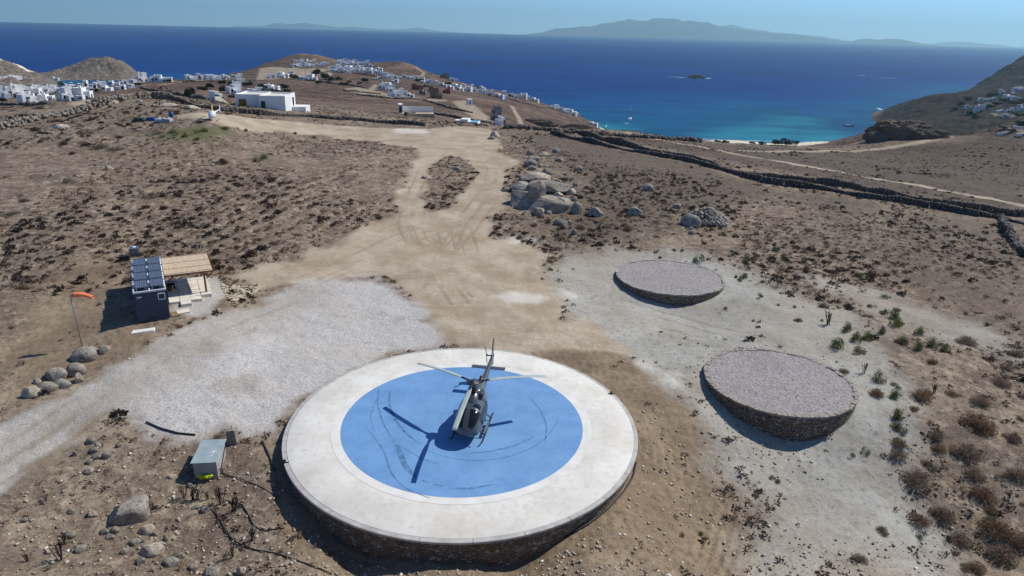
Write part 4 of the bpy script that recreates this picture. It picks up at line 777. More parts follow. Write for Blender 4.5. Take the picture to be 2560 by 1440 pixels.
# ------------------------------------------------------------------ rocks
def rock_mesh(seed, cuts=7, sub=4, amp=.22):
    b = bmesh.new(); bmesh.ops.create_icosphere(b, subdivisions=sub, radius=1); r = random.Random(seed); pl = []
    for _ in range(cuts):
        n = Vector((r.uniform(-1, 1), r.uniform(-1, 1), r.uniform(-.6, 1))).normalized(); pl.append((n, r.uniform(.62, .9)))
    o = Vector((seed * 3.1, seed * 1.7, seed * 5.3))
    for v in b.verts:
        p = v.co.copy(); p *= 1 + amp * mn.noise(p * 1.1 + o) + .07 * mn.noise(p * 3.2 + o) + .03 * mn.noise(p * 8 + o)
        for n, d in pl:
            k = p.dot(n) - d
            if k > 0: p -= n * k * .88
        v.co = p
    me = bpy.data.meshes.new('boulder'); b.to_mesh(me); b.free(); me.polygons.foreach_set('use_smooth', [True] * len(me.polygons)); return me
def block_mesh(seed, cuts=6, pw=.55, top=None):
    b = bmesh.new(); bmesh.ops.create_icosphere(b, subdivisions=4, radius=1); r = random.Random(seed); o = Vector((seed * 2.3, seed * .7, seed)); pl = []
    for _ in range(cuts): n = Vector((r.uniform(-1, 1), r.uniform(-1, 1), r.uniform(-.3, .8))).normalized(); pl.append((n, r.uniform(.58, .84)))
    for v in b.verts:
        p = v.co.copy(); p = Vector([math.copysign(abs(c) ** pw, c) * .8 for c in p]); p *= 1.08 + .14 * mn.noise(p * 1.3 + o)
        for n, d in pl:
            k = p.dot(n) - d
            if k > 0: p -= n * k
        p *= 1.1 + .03 * mn.noise(p * 4 + o) + .02 * mn.noise(p * 11 + o); v.co = p
    me = bpy.data.meshes.new('boulder'); b.to_mesh(me); b.free(); me.polygons.foreach_set('use_smooth', [True] * len(me.polygons)); me.set_sharp_from_angle(angle=R(19)); return me
BLOCK = [block_mesh(s) for s in range(31, 38)]
for me_ in BLOCK: me_.materials.append(M_rock)
ROUND = [rock_mesh(i, 3, 3, .16) for i in range(1, 5)]; SHARP = [block_mesh(i, 16, .85) for i in range(11, 17)]
for me_ in ROUND + SHARP: me_.materials.append(M_rock)
PALE_ = [block_mesh(i, 13, .75) for i in range(21, 24)]
for me_ in PALE_: me_.materials.append(M_rock2)
def boulder(px, py, w_, h_, label, group=None, kind='S', flat=1.0, lift=.28, deep=.85, name='boulder', seed=None):
    p = at(px, py + h_ * .30); s = pxm(p); r = random.Random(int(px * 7 + py)); L = {'B': BLOCK, 'S': SHARP, 'R': ROUND, 'P': PALE_}[kind]
    sx = w_ / s / 2; sz = min(h_ / s / 2 * 1.05, sx * 1.5) * flat; o = link(name, L[r.randrange(len(L)) if seed is None else seed]); o.scale = (sx * 1.08, sx * deep, sz * 1.1); o.location = (p.x, p.y + sx * deep * .35, p.z + sz * (lift + .08)); o.rotation_euler = (r.uniform(-.12, .12), r.uniform(-.12, .12), r.uniform(-.35, .35))
    return tag(o, label, 'boulder', group)
LN = 'boulders lining the gravel road'
for px, py, w_, h_, k, lb in ((207, 888, 56, 42, 'R', 'largest rounded boulder at the foot of the windsock pole'), (230, 876, 34, 24, 'R', 'grey boulder half hidden right behind the windsock boulder'), (259, 875, 34, 26, 'S', 'angular tan boulder at the far end of the windsock row'), (185, 924, 50, 36, 'R', 'dark rounded boulder just below the windsock boulder'),
                          (134, 938, 54, 34, 'R', 'greenish grey boulder in the middle of the upper row by the road'), (197, 946, 26, 32, 'P', 'small pale pointed boulder nearest the gravel road edge'), (155, 960, 42, 26, 'R', 'flat grey boulder between the pale pointed one and the road row'), (117, 969, 52, 30, 'R', 'long tan boulder second from the near end of the row'), (77, 981, 44, 36, 'P', 'cream boulder at the near end of the roadside row'), (92, 954, 20, 18, 'P', 'small stone behind the cream boulder of the roadside row')):
    boulder(px, py, w_, h_, lb, LN, k)
boulder(250, 760, 13, 11, 'small reddish stone lying beyond the windsock', None, 'S', name='stone')
CG = 'boulders of the big outcrop beside the dirt track'
for px, py, w_, h_, k, fl, lb, kw in (
    (1370, 430, 34, 20, 'S', 1, 'wedge boulder right of the broad pale slab', {}), (1310, 450, 28, 22, 'S', 1, 'boulder at the left shoulder of the broad pale slab', {}), (1325, 408, 32, 22, 'R', 1, 'dark rounded boulder above the broad pale slab', {}), (1334, 397, 36, 14, 'S', 1, 'low boulder at the top of the outcrop', {}), (1327, 382, 20, 16, 'R', 1, 'isolated round boulder beyond the outcrop top', {}), (1330, 420, 20, 14, 'R', 1, 'small round boulder beneath the dark rounded one', {}),
    (1388, 455, 34, 18, 'S', 1, 'flat boulder right of the perched boulder', {}), (1412, 470, 30, 22, 'S', 1, 'boulder above the stone tumble right of the huge one', {}), (1428, 480, 26, 22, 'P', 1, 'pale boulder at the right end of the outcrop', {}), (1438, 462, 14, 18, 'S', 1, 'upright stone at the right top of the outcrop', {}), (1436, 498, 18, 16, 'S', 1, 'lower stone at the right end of the outcrop', {}), (1418, 503, 18, 20, 'P', 1, 'small pale stone leaning on the huge boulder', {}), (1287, 506, 24, 20, 'P', 1, 'pale stone at the left foot of the huge boulder', {}),
    (1266, 474, 18, 14, 'R', 1, 'small boulder standing at the track edge', {}), (1441, 522, 28, 40, 'R', 1, 'tall dark boulder right below the outcrop', {}), (1487, 531, 42, 32, 'S', 1, 'dark pointed boulder right of the tall one', {}), (1347, 530, 34, 24, 'S', 1, 'broken dark boulder in front of the huge one', {}), (1372, 532, 20, 12, 'S', 1, 'small dark stone in front of the huge boulder', {}), (1405, 559, 30, 20, 'S', 1, 'dark stone group boulder nearer the parking area', {}), (1392, 556, 14, 20, 'S', 1, 'thin upright stone beside the dark stone group', {}), (1422, 558, 14, 16, 'P', 1, 'pale stone ending the dark stone group', {}), (1434, 580, 15, 22, 'S', 1, 'upright slab near the pale ground with long shadow', {}),
    (1586, 529, 42, 28, 'S', 1, 'lone dark wedge boulder in the scrub right of the outcrop', {}), (1619, 470, 28, 24, 'R', 1, 'lone bluish round boulder in the right scrub', {}), (1445, 421, 22, 16, 'R', 1, 'small dark round boulder above the outcrop in the scrub', {}), (1390, 378, 20, 14, 'R', 1, 'dark boulder near the track fork', {}), (1362, 386, 22, 10, 'P', 1, 'flat pale boulder near the track fork', {}), (1400, 400, 26, 12, 'S', 1, 'low boulder in grass above the outcrop', {}), (1356, 415, 26, 12, 'S', 1, 'low boulder half sunk above the pale slab', {}), (1300, 484, 20, 18, 'S', 1, 'stone propping the huge boulder on its left', {}), (1398, 487, 26, 20, 'P', .8, 'pale boulder against the right flank of the huge one', {})):
    boulder(px, py, w_, h_, lb, CG, k, fl, **kw)
g0 = at(1350, 531)
def slab(pos, sc, rot, mesh, label):
    o = link('boulder', mesh); o.location = pos; o.scale = sc; o.rotation_euler = rot; return tag(o, label, 'boulder', CG)
slab(g0 + Vector((.2, 3.3, .55)), (4.5, 3.6, 1.75), (.02, .06, .1), BLOCK[2], 'huge flat-topped boulder carrying another boulder')
pq = on_plane(1341, 493, g0.z + 1.75); slab(pq + Vector((0, .7, .95)), (1.55, 1.25, 1.45), (.1, -.1, .5), SHARP[1], 'grey boulder perched on top of the huge flat one')
pq = at(1372, 484); slab(pq + Vector((0, 1.4, .9)), (3.6, 2.4, .95), (-.06, -.05, -.15), BLOCK[4], 'wide pale slab touching the back of the huge boulder')
pq = at(1340, 459); slab(pq + Vector((0, 1.8, .8)), (2.9, 2.6, .95), (-.1, .03, .1), PALE_[1], 'broad pale slab behind the perched boulder')
pq = at(1302, 480); slab(pq + Vector((0, 1.2, .5)), (1.9, 1.6, .9), (.1, .15, .6), BLOCK[0], 'sloping slab at the left end of the outcrop')
pq = at(1395, 530); slab(pq + Vector((.3, 1.6, .6)), (1.8, 1.8, 1.3), (.1, .2, .8), BLOCK[5], 'block split off the right end of the huge boulder')
RG = 'boulders around the rubble heap'
for px, py, w_, h_, k, lb in ((1729, 554, 48, 40, 'R', 'big round boulder in front of the rubble heap'), (1692, 515, 20, 16, 'R', 'round boulder left of the rubble heap'), (1731, 582, 20, 13, 'R', 'small boulder below the big round one'), (1710, 550, 16, 14, 'S', 'stone left of the big round boulder'), (1728, 572, 14, 11, 'S', 'little stone under the big round boulder')): boulder(px, py, w_, h_, lb, RG, k)
for px, py, w_, h_, k, lb in ((1237, 336, 26, 28, 'P', 'pale upright boulder beside the track beyond the fork'), (1228, 344, 22, 14, 'S', 'low boulder at the foot of the pale upright one'), (270, 418, 20, 18, 'P', 'white stone lying in the left scrub field'), (128, 384, 12, 8, 'P', 'small white stone high in the left scrub field'), (130, 436, 10, 8, 'P', 'small white stone above the brown clump on the left field'), (530, 412, 14, 10, 'P', 'white stone beside the dark bushes of the left field'), (275, 253, 44, 22, 'P', 'pale boulder built into the left field wall'), (346, 252, 16, 14, 'P', 'boulder at the foot of the far field wall'), (405, 255, 20, 16, 'S', 'brown boulder leaning on the far field wall'), (480, 268, 40, 12, 'P', 'low pale rock outcrop below the far wall'), (415, 262, 60, 12, 'P', 'low rock ledge on the left rise'), (150, 315, 40, 16, 'P', 'pale cream rock patch near the left wall'), (545, 250, 44, 24, 'P', 'tan rock outcrop behind the white helicopter'), (1060, 443, 16, 12, 'R', 'dark stone inside the island of scrub in the track'), (1142, 420, 18, 14, 'R', 'round dark stone in the island of scrub in the track'), (1122, 416, 10, 8, 'P', 'little white stone in the island of scrub in the track')): boulder(px, py, w_, h_, lb, None, k, lift=.0)
boulder(318, 1278, 88, 56, 'largest angular tan boulder in the foreground rubble', 'foreground rubble', 'B', .95, seed=5)
FG = [(262,1330,22,20),(226,1102,22,20),(234,1124,26,18),(244,1114,16,18),(240,1142,26,16),(266,1138,22,16),(222,1154,18,14),(220,1178,28,18),(185,1134,14,16),(296,1114,14,12),(177,1281,24,18),(230,1285,28,20),(258,1329,22,16),(288,1325,24,16),(274,1343,28,14),(366,1325,40,28),(413,1343,16,26),(334,1357,28,16),(356,1353,18,12),(378,1376,56,30),(350,1402,26,22),(423,1408,40,20),(528,1432,48,26),(604,1428,28,22),(510,1275,24,16),(490,1268,18,11),(473,1213,15,11),(427,1192,22,11),(198,1374,34,20),(173,1337,28,18),(290,1039,12,10),(402,1360,22,16),(384,1336,20,16),(345,1252,18,14),(310,1380,24,16),(120,1380,20,14),(145,1318,18,12),(60,1300,16,10),(100,1250,14,10),(160,1230,14,10),(450,1390,26,14),(480,1420,24,14)]
for i, (px, py, w_, h_) in enumerate(FG): boulder(px, py, w_, h_, 'grey or tan stone in the rubble at the bottom left corner', 'foreground rubble', 'SRSP'[i % 4], name='stone')

# ------------------------------------------------------------------ windsock
bp = at(206, 868); wt = None; s_ = pxm(bp)
ws = empty('windsock', bp, 0, 'orange windsock on a thin grey pole above roadside boulders', 'windsock'); hgt = 4.45
m = MB(); m.tube([(0, 0, -.1), (-.05, 0, 2.2), (-.08, 0, hgt)], [.04, .035, .03], 8); m.build('pole', M_steel, ws)
M_or = pmat('orange_fabric', lin(240, 140, 96), lin(228, 116, 74), 3, .8, .2, bump=.02)
m = MB(); pts = [(.0, 0), (.2, .0), (.5, -.0), (.78, -.03), (.98, -.10), (1.2, -.2), (1.4, -.28)]; rs = (.20, .195, .18, .165, .155, .135, .11); L = []
for (x, z), r_ in zip(pts, rs): L.append([(x * .95 + .12, x * .25 + r_ * math.sin(2 * math.pi * k / 16), hgt + .05 + z + r_ * math.cos(2 * math.pi * k / 16)) for k in range(16)])
m.loft(L, cap=False); so_ = m.build('sock', M_or, ws); sd = so_.modifiers.new('solid', 'SOLIDIFY'); sd.thickness = .012
m = MB(); m.tube([(.12, .2 * math.sin(2 * math.pi * k / 16), hgt + .05 + .2 * math.cos(2 * math.pi * k / 16)) for k in range(17)], .015, 6); m.bar((-.1, 0, hgt), (.12, 0, hgt - .1), .03); m.build('hoop', M_steel, ws)

# ------------------------------------------------------------------ pump box, pillar, hoses
BX = Vector((-19.45, 35.9, gz(-18.8, 36.5) - .05)); BR = R(7.5)
bx = empty('pump_box', BX, BR, 'pale pump box with a slanting grey metal lid near the helipad', 'pump box')
m = MB(); m.box(0, 1.4, 0, 2.0, -.2, 1.12); m.build('body', pmat('grey_render', lin(176, 172, 172), lin(150, 146, 148), 1.5, .85, .2, bump=.01), bx, .02)
m = MB(); m.add([(-.1, -.12, 1.16), (1.42, -.12, 1.16), (1.5, 2.2, 1.34), (-.05, 2.2, 1.34), (-.1, -.12, 1.19), (1.42, -.12, 1.19), (1.5, 2.2, 1.37), (-.05, 2.2, 1.37)], [(0, 3, 2, 1), (4, 5, 6, 7), (0, 1, 5, 4), (1, 2, 6, 5), (2, 3, 7, 6), (3, 0, 4, 7)]); lid = m.build('lid', pmat('grey_painted_sheet', lin(156, 168, 170), lin(136, 150, 154), 1.6, .5, .4), bx)
m = MB(); 
for x, y, a in ((1.0, .55, .12), (1.02, .95, .16)): z = 1.194 + (y + .12) * .0776; m.add([(x - a, y - a * .5, z - a * .039), (x + a * .3, y - a * .6, z - a * .046), (x + a * .8, y + a * .9, z + a * .07)], [(0, 1, 2)])
m.build('paint_patch', M_wpaint, lid)
m = MB(); m.tube([(1.42, 1.9, 1.0), (1.45, 1.2, .6), (1.46, .6, .3), (1.5, .3, .12)], .025, 6); m.tube([(1.42, .25, .45), (1.6, .2, .2), (2.0, .1, .02)], .03, 6); m.tube([(1.42, .5, .3), (1.55, .45, .35), (1.6, .3, .05)], .03, 6); m.build('pipe', M_black, bx)
pp = at(583, 1106); o = empty('concrete_pillar', pp, .1, 'short rough concrete pillar behind the pump box', 'pillar'); m = MB(); m.add([(-.3, -.3, -.2), (.32, -.28, -.2), (.3, .3, -.2), (-.28, .3, -.2), (-.28, -.27, 1.02), (.26, -.26, 1.06), (.28, .26, 1.0), (-.25, .28, 1.04)], [(0, 3, 2, 1), (4, 5, 6, 7), (0, 1, 5, 4), (1, 2, 6, 5), (2, 3, 7, 6), (3, 0, 4, 7)]); m.build('shaft', M_rock, o, .03)
m = MB(); m.tube([(0, 0, .95), (.02, 0, 1.3)], .02, 6); m.build('iron_rod', M_mech, o)
M_yel = pmat('yellow_hose', lin(214, 224, 40), lin(190, 200, 30), 5, .5, .4)
pp = at(514, 1196); m = MB(); P_ = []
for k in range(150): a = k * .42; r_ = .30 + .10 * math.sin(k * .9) + random.uniform(-.03, .03); P_.append((r_ * 1.25 * math.cos(a), r_ * .8 * math.sin(a), .10 + .22 * abs(math.sin(k * .37)) + random.uniform(0, .03)))
m.tube(P_ + [(.6, .12, .12), (.8, .2, .1)], .028, 5); o = m.build('garden_hose', M_yel); o.location = pp; tag(o, 'coil of bright yellow hose in front of the pump box', 'hose')
def hose(P, r, label, lift=0):
    q = at_many(P); q = dens(q, 40); 
    for _ in range(3): q[1:-1] = .5 * q[1:-1] + .25 * (q[:-2] + q[2:])
    q[:, 2] = ground(q[:, 0], q[:, 1]) + r * .9 + .03 + lift; m = MB(); m.tube([tuple(v) for v in q], r, 6); return tag(m.build('hose', M_black), label, 'hose', 'black hoses on the ground by the helipad')
hose([(366,1057),(403,1074),(443,1085),(489,1089)], .06, 'thick black pipe between gravel edge and the pump box')
hose([(545,1172),(560,1187),(604,1199),(644,1215),(690,1242)], .03, 'thin black hose from the pump box to the helipad'); hose([(655,1105),(668,1130),(678,1155),(686,1178)], .06, 'short black pipe left of the helipad rim')
hose([(536,1271),(544,1295),(564,1327),(584,1355),(628,1375),(700,1388),(760,1410),(830,1437)], .04, 'long black hose running to the bottom edge below the helipad'); hose([(562,1253),(604,1261),(620,1287),(636,1319),(660,1329),(712,1322)], .035, 'curved black hose among dry stalks')
hose([(1590,1160),(1583,1195),(1560,1232),(1520,1275),(1470,1315),(1410,1348)], .06, 'black pipe around the right foot of the helipad wall', .05)

# ------------------------------------------------------------------ tarpaulined stores and the small white helicopter
M_green = pmat('green_tarp', lin(28, 84, 70), lin(18, 56, 50), 2, .6, .3, bump=.05); M_sheet = pmat('pale_sheet', lin(176, 176, 182), lin(140, 142, 150), 1.2, .8, .2, bump=.1); M_bluep = pmat('blue_plastic', lin(34, 76, 150), lin(24, 52, 110), 3, .4, .4)
def heap(name, px, py, w_, h_, mt, label, catg, seed):
    p = at(px, py + h_ * .4); s = pxm(p); sx = w_ / s / 2; sz = h_ / s; b = bmesh.new(); bmesh.ops.create_grid(b, x_segments=28, y_segments=18, size=1); o_ = Vector((seed, seed * 2, 0))
    for v in b.verts:
        x, y = v.co.x, v.co.y; e = (1 - abs(x) ** 6) * (1 - abs(y) ** 6); v.co = Vector((x * sx, y * sx * .5, sz * (e ** .35 if e > 0 else 0) * (.72 + .3 * mn.noise(Vector((x * 2.6, y * 2, 0)) + o_) + .12 * mn.noise(Vector((x * 8, y * 7, 3)) + o_)) - .05))
    me = bpy.data.meshes.new(name); b.to_mesh(me); b.free(); me.polygons.foreach_set('use_smooth', [True] * len(me.polygons)); o = link(name, me, mt); o.location = p; return tag(o, label, catg)
heap('green_tarp', 350, 298, 30, 12, M_green, 'green tarpaulin covering a store left of the white helicopter', 'tarpaulin', 1.3); heap('pale_sheet', 410, 299, 42, 12, M_sheet, 'crumpled pale grey sheet over stored goods left of the white helicopter', 'sheet', 4.1); heap('blue_tarp', 378, 297, 22, 11, M_bluep, 'blue plastic bundle between green tarpaulin and pale sheet', 'tarpaulin', 7.7)
p = at(423, 296); o = empty('blue_barrel', p + Vector((0, 1, 0)), 0, 'dark blue barrel standing behind the pale sheet', 'barrel'); m = MB(); m.lathe([(.4, 0), (.42, .3), (.42, .7), (.4, 1.1)], 18); m.build('drum', M_bluep, o); m = MB(); m.bar((-.3, 0, 1.1), (-.35, 0, 1.8), .05); m.bar((.3, 0, 1.1), (.35, 0, 1.8), .05); m.build('rod', M_mech, o)
hp = at(533, 301); hs = pxm(hp); sc2 = 27 / hs / 2.25
h2 = empty('helicopter', hp, R(-82), 'small white covered helicopter with a yellow mast parked by the far wall', 'helicopter'); h2.scale = (sc2,) * 3
M_hw = pmat('white_cover', lin(220, 222, 224), lin(196, 200, 204), 1.5, .5, .4); M_my = pmat('yellow_mast_cover', lin(226, 190, 90), lin(206, 164, 70), 3, .6, .3)
m = MB(); m.loft([ring(x, zc, w_, h_, h_ * .9, 24, 2.2) for x, zc, w_, h_ in ((1.55, 1.0, .05, .05), (1.45, 1.0, .3, .32), (1.1, 1.08, .55, .62), (.5, 1.18, .7, .82), (-.2, 1.2, .68, .84), (-.9, 1.15, .5, .6), (-1.4, 1.25, .22, .3))]); m.build('cabin', M_hw, h2)
m = MB(); m.loft([[(x + dx, y, z) for dx, y in ((.32 * f, 0), (.15 * f, .11 * f), (-.3 * f, .08 * f), (-.42 * f, 0), (-.3 * f, -.08 * f), (.15 * f, -.11 * f))] for x, z, f in ((-.1, 1.9, 1.1), (-.1, 2.5, 1), (-.12, 3.1, .8))]); m.build('mast', M_my, h2)
m = MB(); m.tube([(-1.2, 0, 1.4), (-3.5, 0, 1.55), (-5.9, 0, 1.65)], [.2, .13, .08], 12); m.build('tail_boom', M_hw, h2); m = MB(); wing(m, [(-5.6, 0, 1.6), (-6.0, 0, 2.5), (-6.35, 0, 2.5), (-6.1, 0, .95), (-5.8, 0, .95)], (0, .03, 0)); m.build('tail_fin', M_hw, h2)
m = MB(); m.lathe([(.06, 3.1), (.06, 3.3), (.15, 3.32), (.05, 3.36)], 12, (-.12, 0, 0)); hub_ = m.build('rotor_hub', M_mech, h2)
for s_ in (-1, 1): m = MB(); wing(m, [(-.12, -.13, 3.3), (-.12, .13, 3.3), (-.12 + 5 * s_, .13, 3.22), (-.12 + 5 * s_, -.13, 3.22)], (0, 0, .015)); m.build('rotor_blade', M_mech, h2)
for s_ in (-1, 1): m = MB(); m.tube([(1.6, 1.0 * s_, .16), (1.35, 1.0 * s_, .05), (-1.3, 1.0 * s_, .05)], .045, 8); m.bar((.7, 1.0 * s_, .06), (.6, .4 * s_, .5), .05); m.bar((-.6, 1.0 * s_, .06), (-.5, .4 * s_, .5), .05); m.build('skid', M_mech, h2)

# ------------------------------------------------------------------ dry stone walls
CUBE_F = np.array([(0, 3, 2, 1), (4, 5, 6, 7), (0, 1, 5, 4), (1, 2, 6, 5), (2, 3, 7, 6), (3, 0, 4, 7)])
CUBE_V = np.array([(x, y, z) for z in (-1, 1) for x, y in ((-1, -1), (1, -1), (1, 1), (-1, 1))], float)
def stones(C, S, A, jit=.28):
    """many irregular stones: centres, half sizes, yaw"""
    n = len(C); V = CUBE_V[None] * (1 + rng.uniform(-jit, jit, (n, 8, 3))) * S[:, None, :]; t = rng.uniform(-.25, .25, n); ct, st = np.cos(t)[:, None], np.sin(t)[:, None]; y_ = V[..., 1] * ct - V[..., 2] * st; z_ = V[..., 1] * st + V[..., 2] * ct
    ca, sa = np.cos(A)[:, None], np.sin(A)[:, None]; W = np.stack([V[..., 0] * ca - y_ * sa, V[..., 0] * sa + y_ * ca, z_], -1) + C[:, None, :]
    return W.reshape(-1, 3), (CUBE_F[None] + 8 * np.arange(n)[:, None, None]).reshape(-1, 4)
M_wst = rock_mat('wall_stone', lin(118, 112, 108), lin(84, 80, 78), lin(54, 52, 52)); M_wst2 = rock_mat('pale_wall_stone', lin(156, 148, 138), lin(122, 114, 106), lin(76, 70, 66))
def dry_wall(P, h, wd, label, ss=.34, mt=None, group=None, loose=0.0, world=False):
    q = np.array(P, float) if world else at_many(P)[:, :2]; L = np.r_[0, np.cumsum(np.hypot(*np.diff(q, axis=0).T))][-1]; n = max(int(L / (ss * 1.5)), 4); q = dens(q, n); q += .35 * ss * rng.normal(0, 1, q.shape)
    d = np.gradient(q, axis=0); a = np.arctan2(d[:, 1], d[:, 0]); nx, ny = -np.sin(a), np.cos(a); C, S_, A_ = [], [], []; rows = max(int(h / (ss * 1.15)), 2)
    hv = h * (.82 + 1.0 * fbm(q[:, 0], q[:, 1], 7, 2, 77))
    for r_ in range(rows):
        for s_ in (-1, 0, 1):
            f = (r_ + .5) / rows; off = s_ * wd * .42 * (1 - .35 * f) + rng.normal(0, .06 + loose, n); j = rng.uniform(-.4, .4, n) * ss
            x = q[:, 0] + nx * off + np.cos(a) * j; y = q[:, 1] + ny * off + np.sin(a) * j; z = ground(x, y) + hv * f + rng.normal(0, .03 + loose * .3, n)
            C.append(np.stack([x, y, z], 1)); k = ss * rng.uniform(.6, 1.25, n); S_.append(np.stack([k * .8, k * .62, np.maximum(k * .55, hv / rows * .6)], 1)); A_.append(a + rng.normal(0, .35, n))
    V, F = stones(np.concatenate(C), np.concatenate(S_), np.concatenate(A_)); return tag(link('dry_stone_wall', mesh_np('dry_stone_wall', V, F), mt or M_wst), label, 'stone wall', group)
DW = 'dry stone walls'
dry_wall([(1425,327),(1470,343),(1510,353),(1562,366),(1625,379),(1675,387),(1740,404),(1800,422),(1850,434),(1920,442),(2050,459),(2170,481),(2300,504),(2430,523),(2600,548)], 1.15, .6, 'long dark stone wall crossing the right hillside, the farther of the parallel pair', .27, group=DW)
dry_wall([(1380,335),(1450,352),(1520,368),(1600,382),(1700,400),(1780,420),(1850,440),(1920,458),(2050,474),(2150,493),(2260,508),(2350,523),(2440,540),(2500,549),(2600,572)], 1.0, .6, 'long dark stone wall crossing the right hillside, the nearer of the parallel pair', .27, group=DW)
dry_wall([(2502,548),(2508,570),(2522,596),(2545,622),(2590,665)], 1.1, .7, 'short stone wall running down from the parallel pair at the right edge', group=DW)
dry_wall([(-30,330),(30,316),(60,306),(130,293),(200,279),(262,262),(300,252)], 1.5, 2.6, 'broad collapsed pale stone wall on the left skyline', .42, M_wst2, DW, .25)
dry_wall([(296,250),(330,247),(380,247),(428,249)], 1.7, .8, 'upright pale stone wall at the top of the left rise', .36, M_wst2, DW)
dry_wall([(428,249),(456,256),(490,268),(525,272),(554,278),(600,281),(651,287),(720,290),(769,292),(820,297),(900,302),(980,309),(1060,315)], 1.05, .55, 'dark stone wall running past the white helicopter and the flat white house', .26, None, DW)
def at_far(px, py, dmin=235):
    d = rays((px, py))[0]; ts = _ts[_ts > dmin]; k = ts / math.hypot(d[0], d[1]); x = d[0] * k; y = d[1] * k; zr = CH + d[2] * k; g = ground(x, y); e = zr - g
    c = np.nonzero((e[:-1] > 0) & (e[1:] <= 0))[0]
    if len(c): i = c[0]; f = e[i] / (e[i] - e[i + 1] + 1e-9); return Vector((x[i] + (x[i + 1] - x[i]) * f, y[i] + (y[i + 1] - y[i]) * f, g[i] + (g[i + 1] - g[i]) * f))
    m_ = (g > SEA + 1); i = int(np.argmin(np.where(m_, np.abs(e), 1e6))); return Vector((x[i], y[i], g[i]))
def far_wall(P, label, h=1.1, ss=.55): dry_wall([tuple(at_far(*p))[:2] for p in P], h, .9, label, ss, None, 'far field walls', world=True)
far_wall([(0,263),(60,263),(120,264),(180,270),(240,256),(296,240)], 'dark field wall between the left rise and the white houses'); far_wall([(355,222),(400,229),(440,236),(480,243),(520,250)], 'dark wall below the orange excavator')
far_wall([(735,196),(800,205),(860,213),(920,222)], 'field wall under the small white house on the middle slope'); far_wall([(805,182),(840,181),(880,181),(920,187),(955,195)], 'retaining wall below the hilltop white cluster'); far_wall([(895,238),(940,243),(1000,248),(1060,252),(1095,262),(1140,275),(1180,283)], 'wall below the blue-white houses on the slope')
far_wall([(1015,290),(1060,280),(1100,288),(1150,298),(1200,306),(1250,316)], 'wall running beside the pool house'); far_wall([(1110,216),(1170,224),(1240,240),(1300,256),(1360,270),(1420,283),(1465,297)], 'long wall under the seaside row of houses'); far_wall([(860,228),(900,231),(950,236)], 'short wall beside the pale lane'); far_wall([(460,206),(560,204),(640,203)], 'low wall in front of the left village row')
M_rub = rock_mat('broken_stone', lin(176, 174, 172), lin(136, 134, 134), lin(92, 90, 90))
dry_wall([(1262,320),(1320,323),(1390,329),(1470,336),(1540,340),(1620,344),(1690,350),(1750,355)], .7, 1.6, 'broken line of dark rocks along the crest before the bay', .5, None, DW, .35)
# rubble heap
hp_ = at(1778, 562); n = 900; rr = np.sqrt(rng.random(n)); aa = rng.random(n) * 6.283; x = rr * np.cos(aa) * 3.2; y = rr * np.sin(aa) * 3.4; C = np.stack([hp_.x + x, hp_.y + 2.6 + y, np.zeros(n)], 1); C[:, 2] = ground(C[:, 0], C[:, 1]) + (1 - rr ** 1.4) * 1.9 * rng.uniform(.6, 1, n) + .05; k = rng.uniform(.1, .26, n)
V, F = stones(C, np.stack([k, k * .8, k * .6], 1), aa); tag(link('rubble_heap', mesh_np('rubble_heap', V, F), M_rub), 'heap of broken grey stones beside a round boulder in the right scrub', 'stone heap')
# the big rock outcrop on the right skyline
def crag(name, px, py, w_, h_, label, seed, deep=.45, dmin=150, catg='rock outcrop', mt=None, sub=6, z0=None):
    p = at_far(px, py, dmin) if z0 is None else on_plane(px, py, z0); s = pxm(p); sx, sz = w_ / s / 2, h_ / s; b = bmesh.new(); bmesh.ops.create_icosphere(b, subdivisions=sub, radius=1); o_ = Vector((seed, seed * .3, 0))
    for v in b.verts:
        q = v.co.copy(); f = 1 + .30 * mn.noise(q * 1.5 + o_) + .14 * mn.noise(q * 4 + o_) + .08 * (1 - 2 * abs(mn.noise(q * 7 + o_))) + .03 * mn.noise(q * 16 + o_); v.co = Vector((q.x * sx * f, q.y * sx * deep * f, q.z * sz * f))
    me = bpy.data.meshes.new(name); b.to_mesh(me); b.free(); o = link(name, me, mt or M_crag); o.location = p + Vector((0, sx * deep * .5, sz * .05)); return tag(o, label, catg)
M_crag = rock_mat('crag', lin(120, 106, 94), lin(78, 70, 63), lin(46, 41, 39))
crag('rock_outcrop', 2258, 346, 152, 40, 'big dark rock outcrop on the right skyline above the bay', 2.2); crag('rock_outcrop', 2320, 346, 110, 22, 'lower broken rocks trailing right of the big outcrop', 5.5, .4); crag('rock_outcrop', 2210, 347, 70, 18, 'low rocks at the left foot of the big outcrop', 8.1, .4)
crag('rock_outcrop', 1345, 312, 90, 14, 'low dark rocky knoll above the beach slope', 11.0, .4, 150); crag('rock_outcrop', 1440, 322, 80, 10, 'low line of rocks on the crest before the bay', 13.0, .3, 150)
crag('islet', 1742, 196, 36, 8, 'small dark rocky islet out in the bay', 3.3, .4, z0=SEA, catg='islet', sub=5); crag('islet', 2468, 222, 26, 8, 'dark rocks off the far right headland', 6.3, .5, z0=SEA, catg='islet', sub=5)

